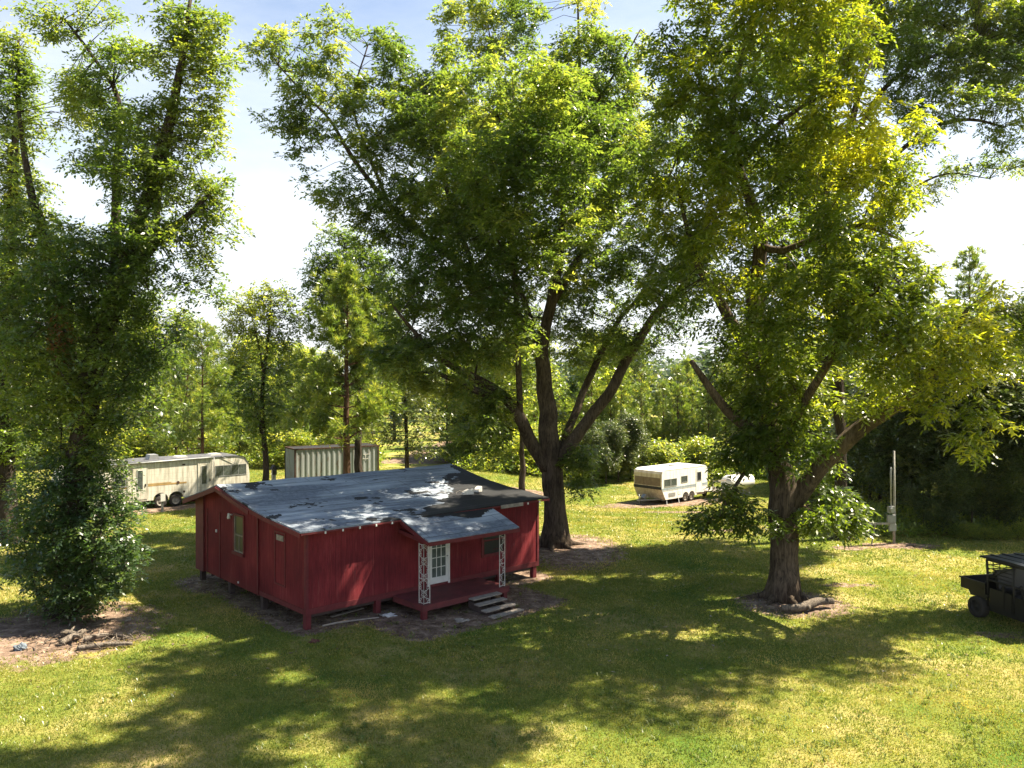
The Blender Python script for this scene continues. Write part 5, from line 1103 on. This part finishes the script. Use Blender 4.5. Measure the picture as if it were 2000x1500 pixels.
# ------------------------------------------------------------------ tank, flat trailer, boards beyond the camper
p = gpt(1442, 60); e = empty('propane_tank', p, HROT-.1, 'white horizontal gas tank on legs beyond the small camper', 'tank')
mb = MB(); R0 = .58; n = 18; pts = [(-1.55, 0, 1.0)]; rd = [.02]
for k in range(1, 6): a = k/5*math.pi/2; pts.append((-1.1-.45*math.cos(a), 0, 1.0)); rd.append(R0*math.sin(a))
for k in range(4, -1, -1): a = k/5*math.pi/2; pts.append((1.1+.45*math.cos(a), 0, 1.0)); rd.append(max(.02, R0*math.sin(a)))
mb.tube(pts, rd, 20); mb.build('tank_body', M['white_paint'], e); mb = MB(); mb.tube([(0, 0, 1.55), (0, 0, 1.78)], [.2, .17], 12); mb.build('valve_dome', M['white_metal'], e)
for x in (-.8, .8): MB().box(x-.05, x+.05, -.4, .4, -.1, .62).build('leg', M['galv'], e)
p = gpt(1392, 59.0); e = empty('flat_trailer', p, HROT, 'small rusty flat trailer with wooden deck behind the camper', 'trailer')
mb = MB()
for k in range(6): mb.box(-1.0, 1.2, -.7+k*.24, -.7+k*.24+.225, .55, .60)
mb.build('deck', M['old_wood'], e); mb = MB(); mb.box(-1.0, 1.2, -.72, -.66, .45, .548); mb.box(-1.0, 1.2, .66, .72, .45, .548); mb.bar((-1.0, 0, .48), (-1.9, 0, .45), .08, .08); mb.build('frame', M['rust'], e)
for y in (-.82, .82): wheel(e, .2, y, .28, .15, M['rim'])
mb = MB()
for x in (-.9, 1.1): mb.box(x, x+.08, -.66, -.60, .6, 1.5)
mb.box(-.9, 1.18, -.66, -.62, 1.2, 1.3); mb.build('rail', M['old_wood'], e)

# ------------------------------------------------------------------ logs, branches, sack, brick bits
def log(pts, rad, label, mat, name='log', cat='log', group=None, stubs=()):
    o = Vector(pts[0]); o.z = float(gz(o.x, o.y)); mb = MB(); loc = [Vector(q)-o for q in pts]
    sp = spline([(q.x, q.y, q.z, r) for q, r in zip(loc, rad)], .08); mb.tube([q[:3] for q in sp], [q[3] for q in sp], 14, rough=.35, flute=.03)
    for (i, d, l, r) in stubs: b = loc[i]; mb.tube([b, b+Vector(d)*l*.6, b+Vector(d)*l+Vector((0, 0, -.02))], [r, r*.8, r*.45], 7, rough=.3)
    ob = mb.build(name, mat); ob.location = o; tag(ob, label, cat, group); return ob
M['log'] = bark_mat('dead_wood', (.05,.04,.033), (.26,.22,.18), 1.2)
log([(8.85, 26.85, .13), (9.35, 26.8, .16), (9.8, 27.0, .2), (10.2, 27.25, .24), (10.75, 27.4, .22)], [.10, .12, .135, .125, .11], 'thick crooked log lying on the soil at the bright pecan trunk', M['log'], stubs=((2, (-.2, -.8, -.1), .4, .08),))
for (a, b, r, lab) in (((-13.35, 24.3, .10), (-12.6, 23.9, .16), .11, 'pale thick branch leaning up out of the brush pile left'),
                       ((-12.3, 23.1, .06), (-10.9, 23.45, .08), .07, 'long forked branch lying nearest the grass by the brush pile'),
                       ((-13.0, 23.5, .06), (-12.65, 24.2, .22), .10, 'short dark log standing aslant in the brush pile middle'),
                       ((-12.5, 23.8, .07), (-11.9, 24.1, .12), .08, 'stubby log at the right side of the brush pile'),
                       ((-12.0, 24.3, .05), (-11.2, 24.0, .06), .05, 'thin curved branch behind the stubby log')):
    a = Vector(a); b = Vector(b); m = (a+b)/2+Vector((random.uniform(-.08, .08), random.uniform(-.08, .08), .03))
    log([a, m, b], [r, r*.9, r*.6], lab, M['log'], 'dead_branch', 'branch', 'dead wood in the brush pile', stubs=((1, (random.uniform(-1, 1), -.6, .3), .45, r*.45), (1, (random.uniform(-1, 1), .6, .5), .35, r*.35)))
e = MB(); rs = random.Random(4)
for k in range(45):
    a = rs.uniform(0, 6.28); l = rs.uniform(.2, .8); b = Vector((rs.uniform(-1.3, 1.3), rs.uniform(-.7, .6), .02)); e.tube([b, b+Vector((math.cos(a)*l*.5, math.sin(a)*l*.5, rs.uniform(.02, .2))), b+Vector((math.cos(a+.5)*l, math.sin(a+.5)*l, .02))], [.016, .012, .006], 5)
ob = e.build('brush', M['log']); ob.location = (-12.3, 23.7, 0); tag(ob, 'loose twigs scattered through the brush pile at lower left', 'twigs', kind='stuff')
import bmesh
def blob(name, loc, sc, mat, label, cat, seed, sub=3, rough=.35):
    bm = bmesh.new(); bmesh.ops.create_icosphere(bm, subdivisions=sub, radius=1)
    for v in bm.verts:
        f = 1+rough*mnoise.noise(v.co*1.7+Vector((seed, 0, 0)))+rough*.5*mnoise.noise(v.co*4+Vector((0, seed, 0))); v.co = Vector((v.co.x*sc[0]*f, v.co.y*sc[1]*f, max(v.co.z*sc[2]*f, -.02)))
    me = bpy.data.meshes.new(name); bm.to_mesh(me); bm.free(); me.materials.append(mat); o = bpy.data.objects.new(name, me); COL.objects.link(o); o.location = loc; tag(o, label, cat); return o
M['sack'] = simple('sack', (.13,.16,.19), .6, .3, 4)
blob('plastic_sack', (-13.95, 23.15, .0), (.2, .16, .16), M['sack'], 'pale grey crumpled sack beside the brush pile', 'sack', 3, 4, .6)
M['brick'] = simple('clay', (.14,.06,.045), .9, .4, 6)
blob('brick_chunk', (at(612, 1255, 1).x*0-5.78, 23.85, .0), (.13, .1, .07), M['brick'], 'small reddish clump on the grass below the near house corner', 'brick', 5, 2, .8)
p = hpt(2.7, -.45); blob('paper_scrap', (p.x, p.y, 0), (.22, .15, .05), M['white_paint'], 'crumpled white scrap on the soil by the front pier', 'scrap', 8, 3, .9)
p = hpt(4.1, -2.5); blob('rag', (p.x, p.y, 0), (.28, .2, .06), M['old_wood'], 'dull crumpled rag on the soil left of the porch steps', 'rag', 9, 3, .9)
p = hpt(.5, -.1); log([(p.x, p.y, .03), (p.x+.5, p.y+.35, .04), (p.x+1.6, p.y+.9, .03)], [.03, .03, .02], 'thin pale stick lying under the front edge of the house', M['old_wood'], 'stick', 'stick')
p = hpt(1.2, .5); ob = MB().box(0, 1.3, 0, .12, .02, .05).build('loose_plank', M['old_wood']); ob.location = p; ob.rotation_euler = (0, 0, HROT+.15); tag(ob, 'grey plank lying on the ground under the house', 'plank')

# ------------------------------------------------------------------ summer haze
mh = bpy.data.materials.new('haze_air'); mh.use_nodes = True; mh.node_tree.nodes.clear()
oh = mh.node_tree.nodes.new('ShaderNodeOutputMaterial'); vh = mh.node_tree.nodes.new('ShaderNodeVolumePrincipled')
vh.inputs['Color'].default_value = (.80, .88, 1, 1); vh.inputs['Density'].default_value = .00005; vh.inputs['Anisotropy'].default_value = .3
mh.node_tree.links.new(vh.outputs[0], oh.inputs['Volume'])
hz = MB().box(-2600, 2600, -700, 2600, -6, 40).build('haze', mh); tag(hz, 'thin bluish summer haze over the far woods', 'haze', kind='stuff')
